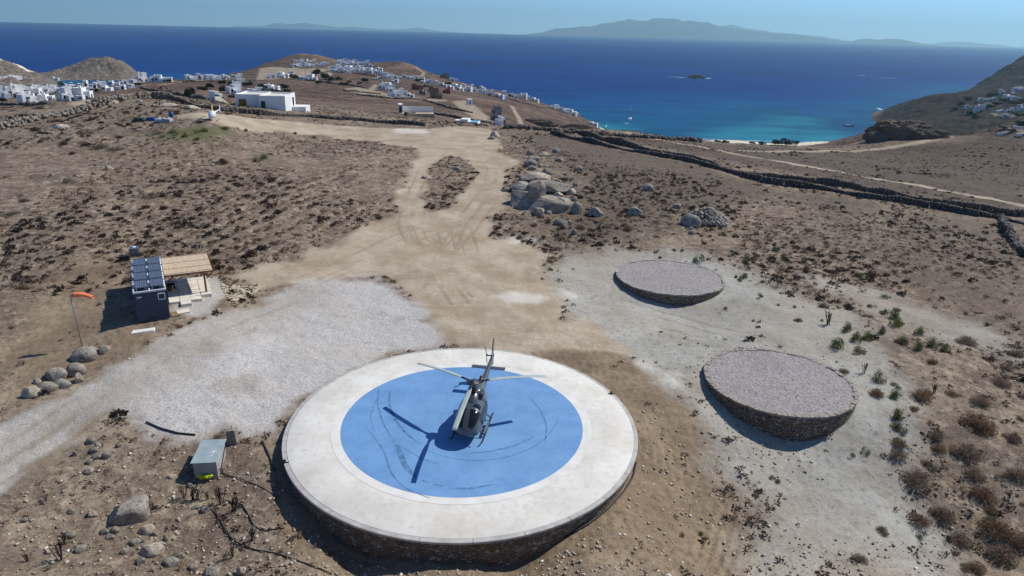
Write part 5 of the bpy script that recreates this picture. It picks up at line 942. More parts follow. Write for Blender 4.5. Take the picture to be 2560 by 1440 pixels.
# ------------------------------------------------------------------ shrubs
def leafy(name, seed, n, twig=False, size=.16, lean=1.0, flat=.75):
    r = np.random.default_rng(seed); V, F = [], []
    cl_ = r.normal(0, .5, (6, 3)); cl_[:, 2] = np.abs(cl_[:, 2]) * .7
    for i in range(n):
        if twig and r.random() < .22:
            a = r.random() * 6.283; e = r.uniform(.08, 1.45); L_ = r.uniform(.65, 1.1); d = np.array([math.cos(a) * math.cos(e), math.sin(a) * math.cos(e), math.sin(e) * flat]); s0 = r.uniform(.2, .75); p = d * L_ * s0; q = d * L_ + r.normal(0, .06, 3); w_ = r.uniform(.008, .022); u = np.cross(d, r.normal(0, 1, 3)); u = u / (np.linalg.norm(u) + 1e-6) * w_
            b = len(V); V += [p - u * .6, p + u * .6, q + u, q - u]; F.append((b, b + 1, b + 2, b + 3))
        else:
            c = cl_[r.integers(6)] + r.normal(0, .24, 3); c = c / max(np.linalg.norm(c), 1e-3) * min(np.linalg.norm(c), 1.0); c[2] = abs(c[2]) * flat + .06; u = r.normal(0, 1, 3); u /= np.linalg.norm(u); v = np.cross(u, r.normal(0, 1, 3)); v /= np.linalg.norm(v) + 1e-6; s = size * r.uniform(.5, 1.2)
            b = len(V); V += [c - u * s - v * s * .35, c + u * s - v * s * .35, c + u * s * .8 + v * s * .35, c - u * s * .8 + v * s * .35]; F.append((b, b + 1, b + 2, b + 3))
    return mesh_np(name, V, F)
def leaf_out(t, c, k=.4):
    tr = t.n('ShaderNodeBsdfTranslucent'); t.l(c, tr.inputs[0]); ms = t.n('ShaderNodeMixShader'); ms.inputs[0].default_value = k; t.l(t.b.outputs[0], ms.inputs[1]); t.l(tr.outputs[0], ms.inputs[2]); t.l(ms.outputs[0], t.out.inputs['Surface']); return t.m
def leaf_mat(name, a, b, c3):
    t = NT(name); P = t.pos(); r = t.n('ShaderNodeObjectInfo').outputs['Random']; c = t.mix(t.rng(t.noise(P, 5, 3, .7), .35, .65), a, b); c = t.mix(t.rng(t.noise(P, 1.1, 2), .45, .65, 0, .6), c, c3); c = t.mix(t.rng(r, 0, 1, 0, .5), c, b); t.fin(c, .85, .1); return leaf_out(t, c)
M_sh = [leaf_mat('dry_brown_twigs', lin(152, 132, 114), lin(112, 96, 84), lin(128, 116, 106)), leaf_mat('grey_olive_scrub', lin(128, 122, 102), lin(96, 90, 76), lin(112, 100, 86)), leaf_mat('rust_brown_grass', lin(150, 124, 98), lin(114, 94, 76), lin(130, 112, 94)), leaf_mat('dark_thorn', lin(84, 74, 68), lin(60, 53, 50), lin(74, 66, 58))]
M_gr = [leaf_mat('green_leaves', lin(112, 120, 74), lin(78, 90, 54), lin(124, 126, 86)), leaf_mat('grey_green_leaves', lin(120, 138, 114), lin(90, 108, 86), lin(104, 116, 94))]
SHR = []
for i in range(8):
    me = leafy('shrub', 40 + i, 1300 if i % 2 == 0 else 1100, i % 2 == 0, .05, flat=.62); 
    me.materials.append(M_sh[i % 4]); SHR.append(me)
GRS = []
for i in range(6):
    me = leafy('green_shrub', 80 + i, 800, i % 3 == 2, .07, flat=.95); me.materials.append(M_gr[0 if i < 4 else 1]); GRS.append(me)
nsh = 0
def shrub(px, py, w_, h_, label, group, L, name, pos=None, i=None):
    global nsh; nsh += 1
    p = at(px, py + h_ * .35) if pos is None else pos; s = pxm(p); r = random.Random(int(px * 13 + py)); o = link(name, L[r.randrange(len(L)) if i is None else i]); k = w_ / s / 2; hh = min(max(h_ / s * .95, k * .45), k * 1.6); o.scale = (k, k * .9, hh); o.location = p - Vector((0, 0, .04)); o.rotation_euler = (0, 0, r.random() * 6.28); return tag(o, label, 'shrub', group)
GL = [(2087,858,46,34),(2110,815,36,34),(2140,842,34,30),(2165,838,32,28),(2200,822,30,30),(2228,776,42,46),(2240,806,36,30),(2255,847,32,26),(2290,860,36,34),(2326,857,38,36),(2298,828,30,24),(2195,937,38,42),(2243,982,42,44),(2250,1032,46,36),(2360,868,28,30),(2148,874,36,26)]
for i, q in enumerate(GL): shrub(*q, 'leafy green bush on the pale slope right of the near gravel platform', 'green bushes on the pale slope', GRS, 'green_shrub', i=i % 4)
shrub(1746, 648, 32, 28, 'grey-green bush at the back edge of the far gravel platform', None, GRS, 'green_shrub', i=4)
GS = [(1860,690,22,16),(1842,690,14,10),(1865,650,22,16),(1850,700,14,10),(1905,738,18,10),(1940,622,22,16),(1962,640,18,12),(2008,650,20,14),(1846,698,16,8),(1895,745,12,8),(1600,625,12,8),(1705,625,12,8),(1812,770,16,10),(1884,800,10,7),(1640,905,10,6),(1930,1190,16,18),(2165,1125,24,16),(2130,1135,18,12),(1705,1332,14,16),(1750,1330,20,14),(2410,1230,14,12),(2300,1340,22,12),(2255,1070,34,24),(2235,960,20,12),(1945,760,12,8),(1870,640,18,14),(2055,800,10,8),(1985,765,14,8),(2150,690,40,14),(2210,740,34,12),(2180,765,26,10),(1768,1345,12,8),(1880,1180,14,8),(1805,585,20,12),(1640,628,14,12)]
for q in GS: shrub(*q, 'small grey-green plant on the pale ground right of the helipad', 'small green plants right of the helipad', GRS, 'green_shrub')
for q in ((655,392,30,16),(640,400,22,14),(782,342,24,10),(500,325,40,12),(430,330,44,12),(560,318,40,10),(612,325,20,8),(470,338,30,10),(390,332,30,10)): shrub(*q, 'green patch of weeds high on the left scrub field below the far track', 'green weeds on the left field', GRS, 'green_shrub', i=1)
BL = [(2289,1187,86,46),(2296,1293,62,36),(2358,1280,72,40),(2398,1340,66,36),(2460,1227,66,48),(2491,1311,92,56),(2504,1373,80,56),(2553,1347,60,50),(2416,1120,78,46),(2433,1178,58,36),(2438,1044,84,46),(2460,1067,60,36),(2453,998,54,30),(2304,982,66,40),(2416,847,56,34),(2340,1085,44,30),(2347,1116,42,28),(2247,1102,48,30),(2244,1131,52,34),(2191,978,44,28),(2204,1320,38,26),(2149,1393,44,26),(2438,1413,52,36),(1944,1200,18,14),(2240,1062,36,22),(2475,1270,40,26),(2530,1090,50,30),(2545,1180,60,36),(2380,980,34,20),(2330,900,30,20),(2500,950,50,26),(2540,880,44,24),(2058,760,30,22),(2110,925,30,18),(1995,797,24,16)]
for i, q in enumerate(BL): shrub(*q, 'rounded dry brown bush on the slope at the lower right', 'dry brown bushes at the lower right', SHR, 'dry_shrub', i=(0, 2, 4, 0, 6, 2)[i % 6])
for q in ((228,295,40,16),(220,282,28,10),(100,268,30,12),(34,275,24,10),(60,285,40,14),(85,322,32,18),(215,328,44,22),(160,355,36,20),(205,358,40,18),(250,363,50,24),(290,370,50,16),(115,343,26,16),(560,400,40,24),(535,405,30,18),(175,448,34,24),(60,498,26,18),(480,425,20,12),(480,450,34,20),(330,463,20,12),(375,487,38,22),(500,302,34,14),(30,530,40,22),(100,545,34,16),(180,380,24,14),(300,340,28,12),(140,300,40,14)): shrub(*q, 'dark rounded thorn bush on the left scrub field', 'dark thorn bushes on the left field', SHR, 'dry_shrub', i=(3, 7, 5, 1)[int(q[0]) % 4])
for q in ((1453,566,22,18),(1570,568,28,22),(1562,560,20,16),(1350,540,22,14),(1340,470,40,12),(1290,465,20,14),(1410,445,44,16),(1370,455,30,12),(1498,576,12,8),(1513,583,10,8),(1336,560,20,12),(1300,590,24,16),(1390,620,40,14),(1365,610,26,14),(1310,600,18,12),(1640,590,22,10)): shrub(*q, 'dark brown bush among the boulders of the outcrop by the track', 'dark bushes among the outcrop boulders', SHR, 'dry_shrub', i=(3, 2, 6)[int(q[0]) % 3])
r_ = random.Random(99)
for _ in range(60):
    px, py = r_.uniform(2190, 2556), r_.uniform(600, 1430)
    if px < 2230 + (py - 900) * .25: continue
    k_ = .5 + .5 * (py - 500) / 900; g_ = r_.random() < .3; w_ = r_.uniform(16, 40) * k_
    if g_: shrub(px, py, w_ * .8, w_ * .7, 'small green bush scattered on the slope at the far right', 'small green bushes at the far right', GRS, 'green_shrub')
    else: shrub(px, py, w_, w_ * .6, 'small dry bush scattered on the slope at the far right', 'small dry bushes at the far right', SHR, 'dry_shrub')
# dry stalks in the left foreground
def stalks(name, n, seed):
    r = random.Random(seed); m = MB()
    for _ in range(n):
        a = r.random() * 6.28; q = r.uniform(0, .35); b = Vector((q * math.cos(a) * .5, q * math.sin(a) * .5, 0)); t_ = b + Vector((r.uniform(-.3, .3), r.uniform(-.3, .3), r.uniform(.6, 1.05))); m.bar(b, t_, .035)
        for __ in range(3): f = r.uniform(.4, .95); c = b.lerp(t_, f); m.bar(c, c + Vector((r.uniform(-.2, .2), r.uniform(-.2, .2), r.uniform(.08, .3))), .02)
    me = m.mesh(name); me.materials.append(M_sh[3]); return me
STK = [stalks('dry_stalks', 8, k) for k in range(4)]
for i, (px, py, h_) in enumerate(((461,1235,36),(481,1240,40),(497,1238,38),(520,1240,26),(552,1245,46),(586,1262,50),(580,1382,40),(634,1338,44),(153,1385,50),(70,1395,30),(160,1350,30),(2335,975,30),(2160,925,26),(2070,800,40))):
    p = at(px, py + h_ * .3); o = link('dry_stalks', STK[i % 4]); k = h_ / pxm(p); o.scale = (k * .8, k * .8, k); o.location = p; o.rotation_euler = (0, 0, i * 1.3); tag(o, 'tuft of dark dead stalks standing in the soil ' + ('left of the helipad' if px < 700 else 'on the right slope'), 'dead plant', 'dead stalks ' + ('left of the helipad' if px < 700 else 'on the right slope'))
# individually placed scrub bushes, the nearest ones
def scatter(n, rmin, rmax, seed, pw=1.0, amax=41):
    r = np.random.default_rng(seed); d = rmin * (rmax / rmin) ** (r.random(n) ** pw); a = R(r.uniform(-amax, amax, n)) if False else np.radians(r.uniform(-amax, amax, n)); return np.sin(a) * d, np.cos(a) * d
def veg_ok(x, y, seed):
    r = np.random.default_rng(seed); m_ = masks(x, y); road, gravel, pale, dug = m_[:4]; k = (1 - np.clip(road * 1.1, 0, 1)) * (1 - np.clip(gravel * 1.4, 0, 1)) * (1 - .975 * dug) * (1 - .93 * pale) * (1 - .9 * sstep(-1, 2, poly_sd(x, y, BARE))) * (1 - .97 * sstep(-.5, .8, poly_sd(x, y, GRAVEL))) * (1 - m_[4]) * (1 - .7 * m_[6])
    k = k * sstep(-.30, .22, fbm(x, y, 11, 3, 121) + .5 * fbm(x, y, 38, 2, 123)) + .06 * k
    for cx_, cy_, r_, f_ in FLAT: k = k * (np.hypot(x - cx_, y - cy_) > r_ - .2)
    rs = np.sin(2 * math.pi * (x * math.sin(fa) - y * math.cos(fa)) / 2.1 + 3.5 * fbm(x, y, 9, 3, 66)); k = k * (1 - .75 * m_[8] * (rs > .1)); rs2 = np.sin(2 * math.pi * (x * math.sin(fb) - y * math.cos(fb)) / 1.9); k = k * (1 - .7 * m_[9] * (rs2 > 0))
    xx = np.hypot(x - (-19), y - 37); k = k * (xx > 2.5); return r.random(len(x)) < k
x, y = scatter(1500, 40, 150, 5, .8); ok = veg_ok(x, y, 6); x, y = x[ok][:150], y[ok][:150]; z = ground(x, y)
for i in range(len(x)):
    left = x[i] < 2 - y[i] * .0; lab = ('low dry scrub bush on the stony field left of the dirt track', 'scrub bushes left of the track') if left else ('low dry scrub bush on the stony hillside right of the dirt track', 'scrub bushes right of the track')
    o = link('dry_shrub', SHR[(i * 5) % 8]); k = random.uniform(.28, .62); o.scale = (k, k * random.uniform(.8, 1.2), k * random.uniform(.7, 1.1)); o.location = (x[i], y[i], z[i] - .03); o.rotation_euler = (0, 0, random.random() * 6.28); tag(o, lab[0], 'shrub', lab[1])
# the rest of the scrub: too many to count
def tufts(N, seed, smin, smax, nq, rmin, rmax, pw, name, mt, label, catg, gate=True, colr=True):
    x, y = scatter(N, rmin, rmax, seed, pw, 42); 
    if gate: ok = veg_ok(x, y, seed + 1)
    if name == 'thorn_scrub': ok = ok & (fbm(x, y, 24, 3, 151) > .04)
    x, y = x[ok], y[ok]
    n = len(x); r = np.random.default_rng(seed + 2); z = ground(x, y); s = r.uniform(0, 1, n) ** 1.5 * (smax - smin) + smin
    a = r.uniform(0, 6.283, (n, nq)); e = r.uniform(.05, 1.35, (n, nq)); L_ = r.uniform(.35, 1.05, (n, nq)) * s[:, None]; d = np.stack([np.cos(a) * np.cos(e), np.sin(a) * np.cos(e), np.sin(e) * .72], -1); c = np.stack([x, y, z], 1)[:, None, :] + d * (L_ * .68)[..., None]
    u = r.normal(0, 1, (n, nq, 3)); u /= np.linalg.norm(u, axis=-1, keepdims=True); h_ = (s[:, None] * r.uniform(.08, .20, (n, nq)))[..., None]; w_ = np.cross(u, d); w_ /= np.linalg.norm(w_, axis=-1, keepdims=True) + 1e-6
    V = np.stack([c - d * h_ - w_ * h_ * .7, c - d * h_ * .6 + w_ * h_ * .8, c + d * h_ * 1.3 + w_ * h_ * .4, c + d * h_ - w_ * h_ * .6], 2).reshape(-1, 3); me = mesh_np(name, V, np.arange(len(V)).reshape(-1, 4))
    t_ = np.repeat(np.clip(r.normal(.5, .28, n) + .5 * fbm(x, y, 25, 2, 131), 0, 1), nq * 4); at_ = me.attributes.new('tint', 'FLOAT', 'POINT'); at_.data.foreach_set('value', t_.astype(np.float32)); return tag(link(name, me, mt), label, catg, kind='stuff')
def scrub_mat():
    t = NT('scrub_mix'); k = t.attr('tint'); P = t.pos(); c = t.mix(t.rng(k, 0, .5), lin(138, 122, 106), lin(112, 96, 84)); c = t.mix(t.rng(k, .45, .8), c, lin(134, 104, 82)); c = t.mix(t.rng(k, .82, .95), c, lin(104, 102, 80)); c = t.mix(t.rng(t.noise(P, 4, 2), .45, .65, 0, .6), c, lin(66, 58, 53)); t.fin(c, .9, .1); return leaf_out(t, c, .22)
M_scrub = scrub_mat()
tufts(64000, 301, .09, .62, 19, 30, 300, .75, 'scrub', M_scrub, 'low dry scrub and grass covering the hillside', 'scrub')
tufts(9000, 331, .3, .85, 46, 45, 260, .7, 'thorn_scrub', M_sh[3], 'darker clumps of thorny scrub spread over the hillside', 'scrub')
def pebbles(N, seed, rmin, rmax, name, mt):
    x, y = scatter(N, rmin, rmax, seed, 1.1, 42); m_ = masks(x, y); r = np.random.default_rng(seed); k = (1 - .93 * m_[0]) * (1 - .97 * m_[1]) * (1 - .45 * m_[2]) * (1 - .6 * m_[3]); k *= .35 + .65 * sstep(-.1, .25, fbm(x, y, 6, 3, 141))
    for cx_, cy_, r_, f_ in FLAT: k = k * (np.hypot(x - cx_, y - cy_) > r_ - .2)
    ok = r.random(N) < k; x, y = x[ok], y[ok]; n = len(x); s = .015 + .06 * r.random(n) ** 4; C = np.stack([x, y, ground(x, y) + s * .4 + .02], 1); V, F = stones(C, np.stack([s * 1.2, s, s * .7], 1), r.random(n) * 6.28, .4); me = mesh_np(name, V, F); at_ = me.attributes.new('tint', 'FLOAT', 'POINT'); at_.data.foreach_set('value', np.repeat(r.random(n), 8).astype(np.float32)); return tag(link(name, me, mt), 'loose stones strewn over the soil', 'stones', kind='stuff')
def peb_mat():
    t = NT('loose_stone'); k = t.attr('tint'); c = t.mix(t.rng(k, 0, .7), lin(130, 116, 100), lin(176, 164, 148)); c = t.mix(t.rng(k, .88, 1), c, lin(214, 208, 198)); return t.fin(c, .9, .15)
pebbles(30000, 501, 27, 130, 'loose_stones', peb_mat())

# ------------------------------------------------------------------ houses
M_win = pmat('dark_window', (.02, .03, .04, 1), (.03, .04, .05, 1), 2, .2, .5); M_stoneh = pmat('stone_house', lin(150, 130, 110), lin(110, 94, 80), .8, .9, .15); M_brick = pmat('raw_brick', lin(150, 104, 92), lin(116, 80, 72), .8, .9, .15); M_rawc = pmat('raw_concrete', lin(158, 150, 146), lin(128, 122, 120), .5, .9, .15); M_pool = pmat('pool_water', lin(60, 160, 190), lin(80, 180, 200), .3, .1, .5); M_tan = pmat('tan_wall', lin(178, 164, 140), lin(156, 140, 118), .5, .9, .15)
NH = 0
def house(px, py, w_, h_, label, group=None, mt=None, dmin=235, yaw=None, deep=None, name='white_house', catg='house', stepped=True, wins=None, D=None):
    global NH; NH += 1; r = random.Random(NH * 31)
    if D: d = rays((px, py))[0]; k = D / math.hypot(d[0], d[1]); p = Vector((d[0] * k, d[1] * k, gz(d[0] * k, d[1] * k)))
    else: p = at_far(px, py, dmin)
    s = pxm(p); W = w_ / s * .86; H = h_ / s * 1.03; az = math.atan2(p.x, p.y); yaw = (-az + R(r.uniform(4, 24) * r.choice((1, 1, -1)))) if yaw is None else -az + R(yaw); Dp = deep or max(min(W * .6, 11), 4.5); mt = mt or M_white
    o = empty(name, p, yaw, label, catg, group); m = MB(); zb = -2.5
    def bxp(x0, x1, y0, y1, h): m.box(x0, x1, y0, y1, zb, h); 
    boxes = [(-W / 2, W / 2, 0, Dp, H)]
    if stepped and w_ > 13:
        f = r.uniform(.35, .6); sd = r.choice((0, 1)); h2 = H * r.uniform(.55, .75)
        boxes = [(-W / 2, -W / 2 + W * f, 0, Dp, H if sd else h2), (-W / 2 + W * f + .003, W / 2, r.uniform(.4, 2), Dp * 1.1, h2 if sd else H)]
        if w_ > 26: boxes.append((-W * .2, W * .28, -r.uniform(1.5, 3), -.003, H * .42))
    for x0, x1, y0, y1, h in boxes:
        bxp(x0, x1, y0, y1, h)
        if w_ > 17:
            t_ = .25; e = .45
            for a in ((x0, x1, y0, y0 + t_), (x0, x1, y1 - t_, y1), (x0, x0 + t_, y0 + t_, y1 - t_), (x1 - t_, x1, y0 + t_, y1 - t_)): m.box(*a, h + .002, h + e)
    if w_ > 20 and r.random() < .6: m.box(-W * .3, -W * .3 + .9, Dp * .5, Dp * .5 + .9, H * .5, H + 1.1)
    m.build('wall', mt, o, normals=False)
    nw = (0 if w_ < 16 else 3) if wins is None else wins
    for k in range(nw):
        x0, x1, y0, y1, h = boxes[k % len(boxes)]; cx_ = x0 + (x1 - x0) * r.uniform(.25, .75); fl = 0 if h < 4.5 or k % 2 else 1; ww = r.uniform(.9, 1.5); m = MB(); zb_ = (.15 if r.random() < .4 and not fl else 1.0) + 2.8 * fl; zt_ = min(zb_ + 1.5, h - .3)
        if zt_ <= zb_ + .3: continue
        m.box(cx_ - ww / 2, cx_ + ww / 2, y0 - .04, y0 + .1, zb_, zt_); m.build('window', M_win, o, normals=False)
    if nw: # one opening on the sunlit flank
        x0, x1, y0, y1, h = max(boxes, key=lambda b: b[1]); m = MB(); yc = (y0 + y1) / 2; m.box(x1 - .1, x1 + .04, yc - .6, yc + .6, .6, min(2.2, h - .2)); m.build('window', M_win, o, normals=False)
    return o
ORD = ['leftmost', 'second', 'third', 'fourth', 'fifth', 'sixth', 'seventh', 'eighth', 'ninth', 'tenth', 'eleventh', 'twelfth', 'thirteenth', 'fourteenth', 'fifteenth', 'sixteenth', 'seventeenth', 'eighteenth', 'nineteenth', 'twentieth', 'twenty-first', 'twenty-second', 'twenty-third']
def cluster(L, where, group, mt=None, dmin=235, **kw):
    L = sorted(L)
    for i, q in enumerate(L):
        sz = 'large' if q[2] * q[3] > 380 else 'low wide' if q[2] > 2.6 * q[3] else 'small' if q[2] * q[3] < 130 else 'cubic'
        o = ('the leftmost one' if i == 0 else 'rightmost one' if i == len(L) - 1 else ORD[i] + ' from the left')
        house(*q, '%s white house %s, %s' % (sz, where, o.replace('the leftmost one', 'leftmost').replace('rightmost one', 'rightmost')), group, mt, dmin, **kw)
cluster([(18,246,34,22),(50,244,34,26),(80,244,32,18),(122,237,36,14),(78,259,40,18),(113,257,34,16),(172,253,30,28),(205,253,38,28)], 'in the near left village below the bay', 'near left village houses')
cluster([(130,224,32,8),(177,224,28,9),(205,220,24,15),(233,221,16,13),(255,217,28,10),(285,215,26,9),(312,211,26,8),(337,207,22,7)], 'in the row along the small left bay', 'houses along the left bay')
cluster([(359,205,26,20),(386,205,20,11),(408,205,46,14),(448,197,24,8),(480,200,32,10),(505,198,26,12),(536,199,42,10),(568,198,22,9),(592,196,24,7),(603,204,24,5),(470,193,24,5),(520,194,24,6)], 'on the crest above the left headland', 'houses on the left crest')
cluster([(40,196,34,7),(137,201,18,7),(12,198,22,6)], 'beside the sandy cove at the far left', 'houses at the far left cove')
cluster([(593,222,28,13),(590,236,36,20),(640,229,42,7),(677,224,40,9)], 'among trees behind the flat white house', 'houses among the trees')
cluster([(868,156,20,8),(884,158,20,8),(850,168,16,7),(900,179,22,8),(870,183,24,8),(930,168,16,7),(948,176,16,7),(960,189,20,8),(826,173,16,6)], 'in the upper hilltop row', 'upper hilltop houses')
cluster([(1052,203,18,8),(1060,210,16,7),(1108,217,18,8),(1125,223,18,8),(1150,226,16,7),(985,207,18,7),(945,200,16,7)], 'beside the dark trees on the ridge', 'ridge houses')
cluster([(28,226,24,9),(62,224,26,9),(95,226,26,9),(150,232,26,10),(222,232,26,10),(265,228,24,9),(300,224,22,8),(330,220,20,8)], 'in the back row of the left village', 'back row of the left village')
house(551, 262, 24, 20, 'white house behind the dark wall beside the tan rock outcrop', None, dmin=205)
cluster([(677,197,24,9),(706,195,30,12),(733,192,16,13),(764,201,38,13),(782,200,22,10),(600,192,18,6)], 'on the slope below the round hill', 'houses below the round hill')
cluster([(740,155,14,6),(755,155,14,6),(770,155,14,6),(785,155,16,6)], 'in the high row on the round hill', 'terrace houses on the round hill'); cluster([(745,168,28,8),(775,167,32,8),(800,165,28,7),(816,161,20,6)], 'in the lower round-hill row', 'lower terrace houses on the round hill')
cluster([(853,161,24,10),(870,164,28,10),(895,164,24,8),(912,165,26,9),(918,159,20,7),(842,171,20,8),(860,176,36,10),(840,180,28,9),(882,180,38,10),(910,180,28,9),(926,182,28,10),(945,186,20,9),(900,172,24,7)], 'in the middle hilltop cluster', 'hilltop cluster houses')
cluster([(970,197,32,13),(992,198,18,8),(1017,197,26,8),(1036,199,26,7),(1073,208,22,8),(1096,211,14,9)], 'below the right-hand far hill', 'houses below the right far hill'); cluster([(960,224,32,15),(980,228,24,13),(992,243,42,19),(1012,238,24,14),(1026,244,18,9)], 'in the bluish group beside the pale lane', 'houses beside the pale lane')
for q in ((1045,225,32,12),(1086,232,26,13),(1116,234,22,10)): house(*q, ('unfinished brown brick house on the building site, ' + {1045: 'leftmost', 1086: 'middle', 1116: 'rightmost'}[q[0]]), 'unfinished brick houses', M_brick, name='unfinished_house')
house(1092, 246, 34, 15, 'round-walled unfinished stone house on the building site', None, M_stoneh, name='unfinished_house'); house(1056, 237, 18, 10, 'half-built grey house beside the stone one', None, M_rawc, name='unfinished_house'); house(1115, 197, 24, 11, 'grey stone house alone at the cliff edge', None, M_stoneh); house(1135, 203, 26, 6, 'white terrace house below the grey cliff-edge one', None)
house(1176, 263, 15, 14, 'small lone white cube above the earth slope', None, stepped=False, wins=1)
cluster([(1140,221,26,9),(1161,217,14,7),(1166,228,26,9),(1181,221,16,9),(1193,231,26,9),(1206,226,15,10),(1216,237,26,10),(1229,234,15,9),(1246,245,26,9),(1261,236,13,8),(1263,249,20,9),(1286,245,24,9),(1306,246,22,11),(1319,248,17,7),(1336,253,20,7)], 'in the seaside row stepping down the slope', 'seaside row houses')
cluster([(1388,272,26,8),(1397,277,26,7),(1415,283,28,9),(1430,288,20,12),(1442,288,14,8)], 'in the lower seaside group above the beach', 'lower seaside houses'); house(1482, 314, 24, 7, 'low white beach house at the water', None)
house(1243, 290, 27, 20, 'half-built pale grey house on the earth slope, upper storey block', None, M_rawc, stepped=True); house(1241, 304, 26, 16, 'half-built pale grey house on the earth slope, lower block', None, M_rawc); house(1258, 314, 22, 14, 'white house at the bottom of the half-built group', None)
cluster([(2450,278,26,14),(2425,270,22,5),(2505,234,16,10),(2522,244,32,6),(2480,250,22,5),(2458,252,22,5),(2525,283,20,12),(2551,276,22,12),(2500,281,16,6),(2542,248,22,5),(2550,226,32,7),(2545,322,22,5),(2505,338,22,5),(2553,340,22,5),(2535,236,20,4),(2470,262,18,4),(2520,292,26,4)], 'on the dark right headland', 'right headland houses')
# the flat white house behind the wall, built to its own plan
p0 = at_far(605, 286, 190); p1 = at_far(716, 290, 190); s_ = pxm(p1); FW_ = 122 / s_; o = empty('flat_white_house', p1, math.atan2(-p1.x, p1.y) + R(-14), 'large flat-roofed white house in two offset blocks behind the dark stone wall', 'house')
hh = 33 / s_; fw = 64 / s_; m = MB(); dpt = 11.0
m.box(-fw, 0, 0, dpt, -2, hh); m.box(-fw * 2.0, -fw - .003, 2.2, dpt + 1.5, -2, hh * 1.02)
for a in ((-fw, 0, 0, .35), (-fw, 0, dpt - .35, dpt), (-fw, -fw + .35, .35, dpt - .35), (-.35, 0, .35, dpt - .35)): m.box(*a, hh + .002, hh + .4)
for a in ((-fw * 2.0, -fw - .01, 2.2, 2.55), (-fw * 2.0, -fw - .01, dpt + 1.15, dpt + 1.5), (-fw * 2.0, -fw * 2.0 + .35, 2.55, dpt + 1.15)): m.box(*a, hh * 1.02 + .002, hh * 1.02 + .4)
m.build('wall', M_white, o, normals=False); m = MB(); m.box(-fw + .36, -.36, .36, dpt - .36, hh + .01, hh + .05); m.box(-fw * 2 + .36, -fw - .02, 2.56, dpt + 1.14, hh * 1.02 + .01, hh * 1.02 + .05); m.build('roof', M_conc, o, normals=False)
for a, b in (((-fw * .93, -fw * .76, -.05, .1, 0, hh * .72), M_win), ((-fw * 1.86, -fw * 1.58, 2.1, 2.3, 0, hh * .78), M_wood), ((-.1, .05, dpt * .70, dpt * .86, 0, hh * .82), M_win)): m = MB(); m.box(*a); m.build('door', b, o, normals=False)
m = MB(); m.box(.0, 3.6, dpt * .6, dpt + 1, -2, .5); m.build('terrace', M_white, o, normals=False)
# pool terrace and pool house
q = at_far(1045, 291, 235); s_ = pxm(q); o = empty('terrace_house', q, math.atan2(-q.x, q.y) + R(2), 'low pale terrace with a dark opening cut into the slope', 'terrace'); m = MB(); w2 = 48 / s_; m.box(-w2, w2 * .85, 0, 8, -4, 1.0); m.build('deck', M_tan, o, normals=False); m = MB(); m.box(-w2, w2 * .85, 7, 7.4, 1.0, 3.2); m.build('back_wall', M_white, o, normals=False)
m = MB(); m.box(-w2, -w2 * .78, 1.5, 7, 1.002, 4.6); kb = m.build('pavilion', M_white, o, normals=False); m = MB(); m.box(-w2 * .96, -w2 * .82, 1.4, 1.6, 1.3, 3.9); m.build('opening', M_win, kb, normals=False)
q = at_far(1160, 317, 215); s_ = pxm(q); o = empty('pool_house', q, math.atan2(-q.x, q.y) + R(-12), 'small white house with a turquoise pool below the near crest', 'house'); w2 = 20 / s_; m = MB(); m.box(-w2 / 2, w2 / 2, 0, 5, -3, 14 / s_); m.box(-w2 * 1.3, -w2 / 2 - .003, 1, 5, -3, 10 / s_); m.build('wall', M_white, o, normals=False); m = MB(); m.box(w2 / 2 + .01, w2 * 1.7, .5, 6, -3, 1.2); m.build('pool_wall', M_white, o, normals=False); m = MB(); m.box(w2 / 2 + .5, w2 * 1.6, .8, 5.6, 1.1, 1.26); m.build('pool', M_pool, o, normals=False)

# ------------------------------------------------------------------ trees among the houses and along the beach
M_trunk = pmat('bark', lin(96, 80, 66), lin(70, 58, 48), 3, .9, .1); M_dkg = leaf_mat('dark_tree_leaves', lin(58, 66, 48), lin(36, 44, 32), lin(70, 74, 56)); CRW = []
for i in range(4): me = leafy('crown', 200 + i, 520, False, .17, flat=1.0); me.materials.append(M_dkg); CRW.append(me)
_m = MB(); _m.tube([(0, 0, -.5), (.05, 0, .4), (0, .04, 1.0)], [.1, .08, .05], 6); _m.bar((.03, 0, .5), (.35, .1, .95), .05); _m.bar((.02, 0, .55), (-.3, -.1, .95), .05); TRK = _m.mesh('trunk'); TRK.materials.append(M_trunk); NT_ = 0
def tree(px, py, w_, h_, label, group, dmin=235):
    global NT_; NT_ += 1; p = at_far(px, py, dmin); s = pxm(p); o = empty('tree', p, NT_ * 1.1, label, 'tree', group); H = h_ / s; W = w_ / s / 2; t_ = link('trunk', TRK, None, o); t_.scale = (H * .3, H * .3, H * .55); c = link('crown', CRW[NT_ % 4], None, o); c.scale = (W, W, H * .75); c.location = (0, 0, H * .22)
for q in ((476,243,26,24),(505,228,26,12),(525,222,20,14),(555,212,22,12),(575,215,20,12),(610,244,30,16),(640,240,30,14),(662,238,24,16),(690,236,34,14),(720,234,26,12),(655,224,24,14),(712,222,26,12),(560,232,20,18),(580,247,20,10),(700,245,30,14),(620,216,26,12)): tree(*q, 'dark green tree among the white houses behind the flat white house', 'trees among the houses')
for q in ((790,190,26,18),(808,198,30,16),(825,204,26,12),(845,202,20,10),(912,206,18,12),(860,214,24,9),(873,208,12,7),(735,196,24,10),(798,210,20,8),(900,211,14,6)): tree(*q, 'dark green tree or bush on the middle slope below the hilltop cluster', 'trees on the middle slope')
for q in ((25,232,18,14),(140,242,20,12),(200,262,22,14),(150,215,20,10),(240,232,16,10),(100,236,18,10),(8,256,16,12),(345,215,18,8),(420,206,16,8),(300,220,16,7)): tree(*q, 'dark green tree in the left village', 'trees of the left village')
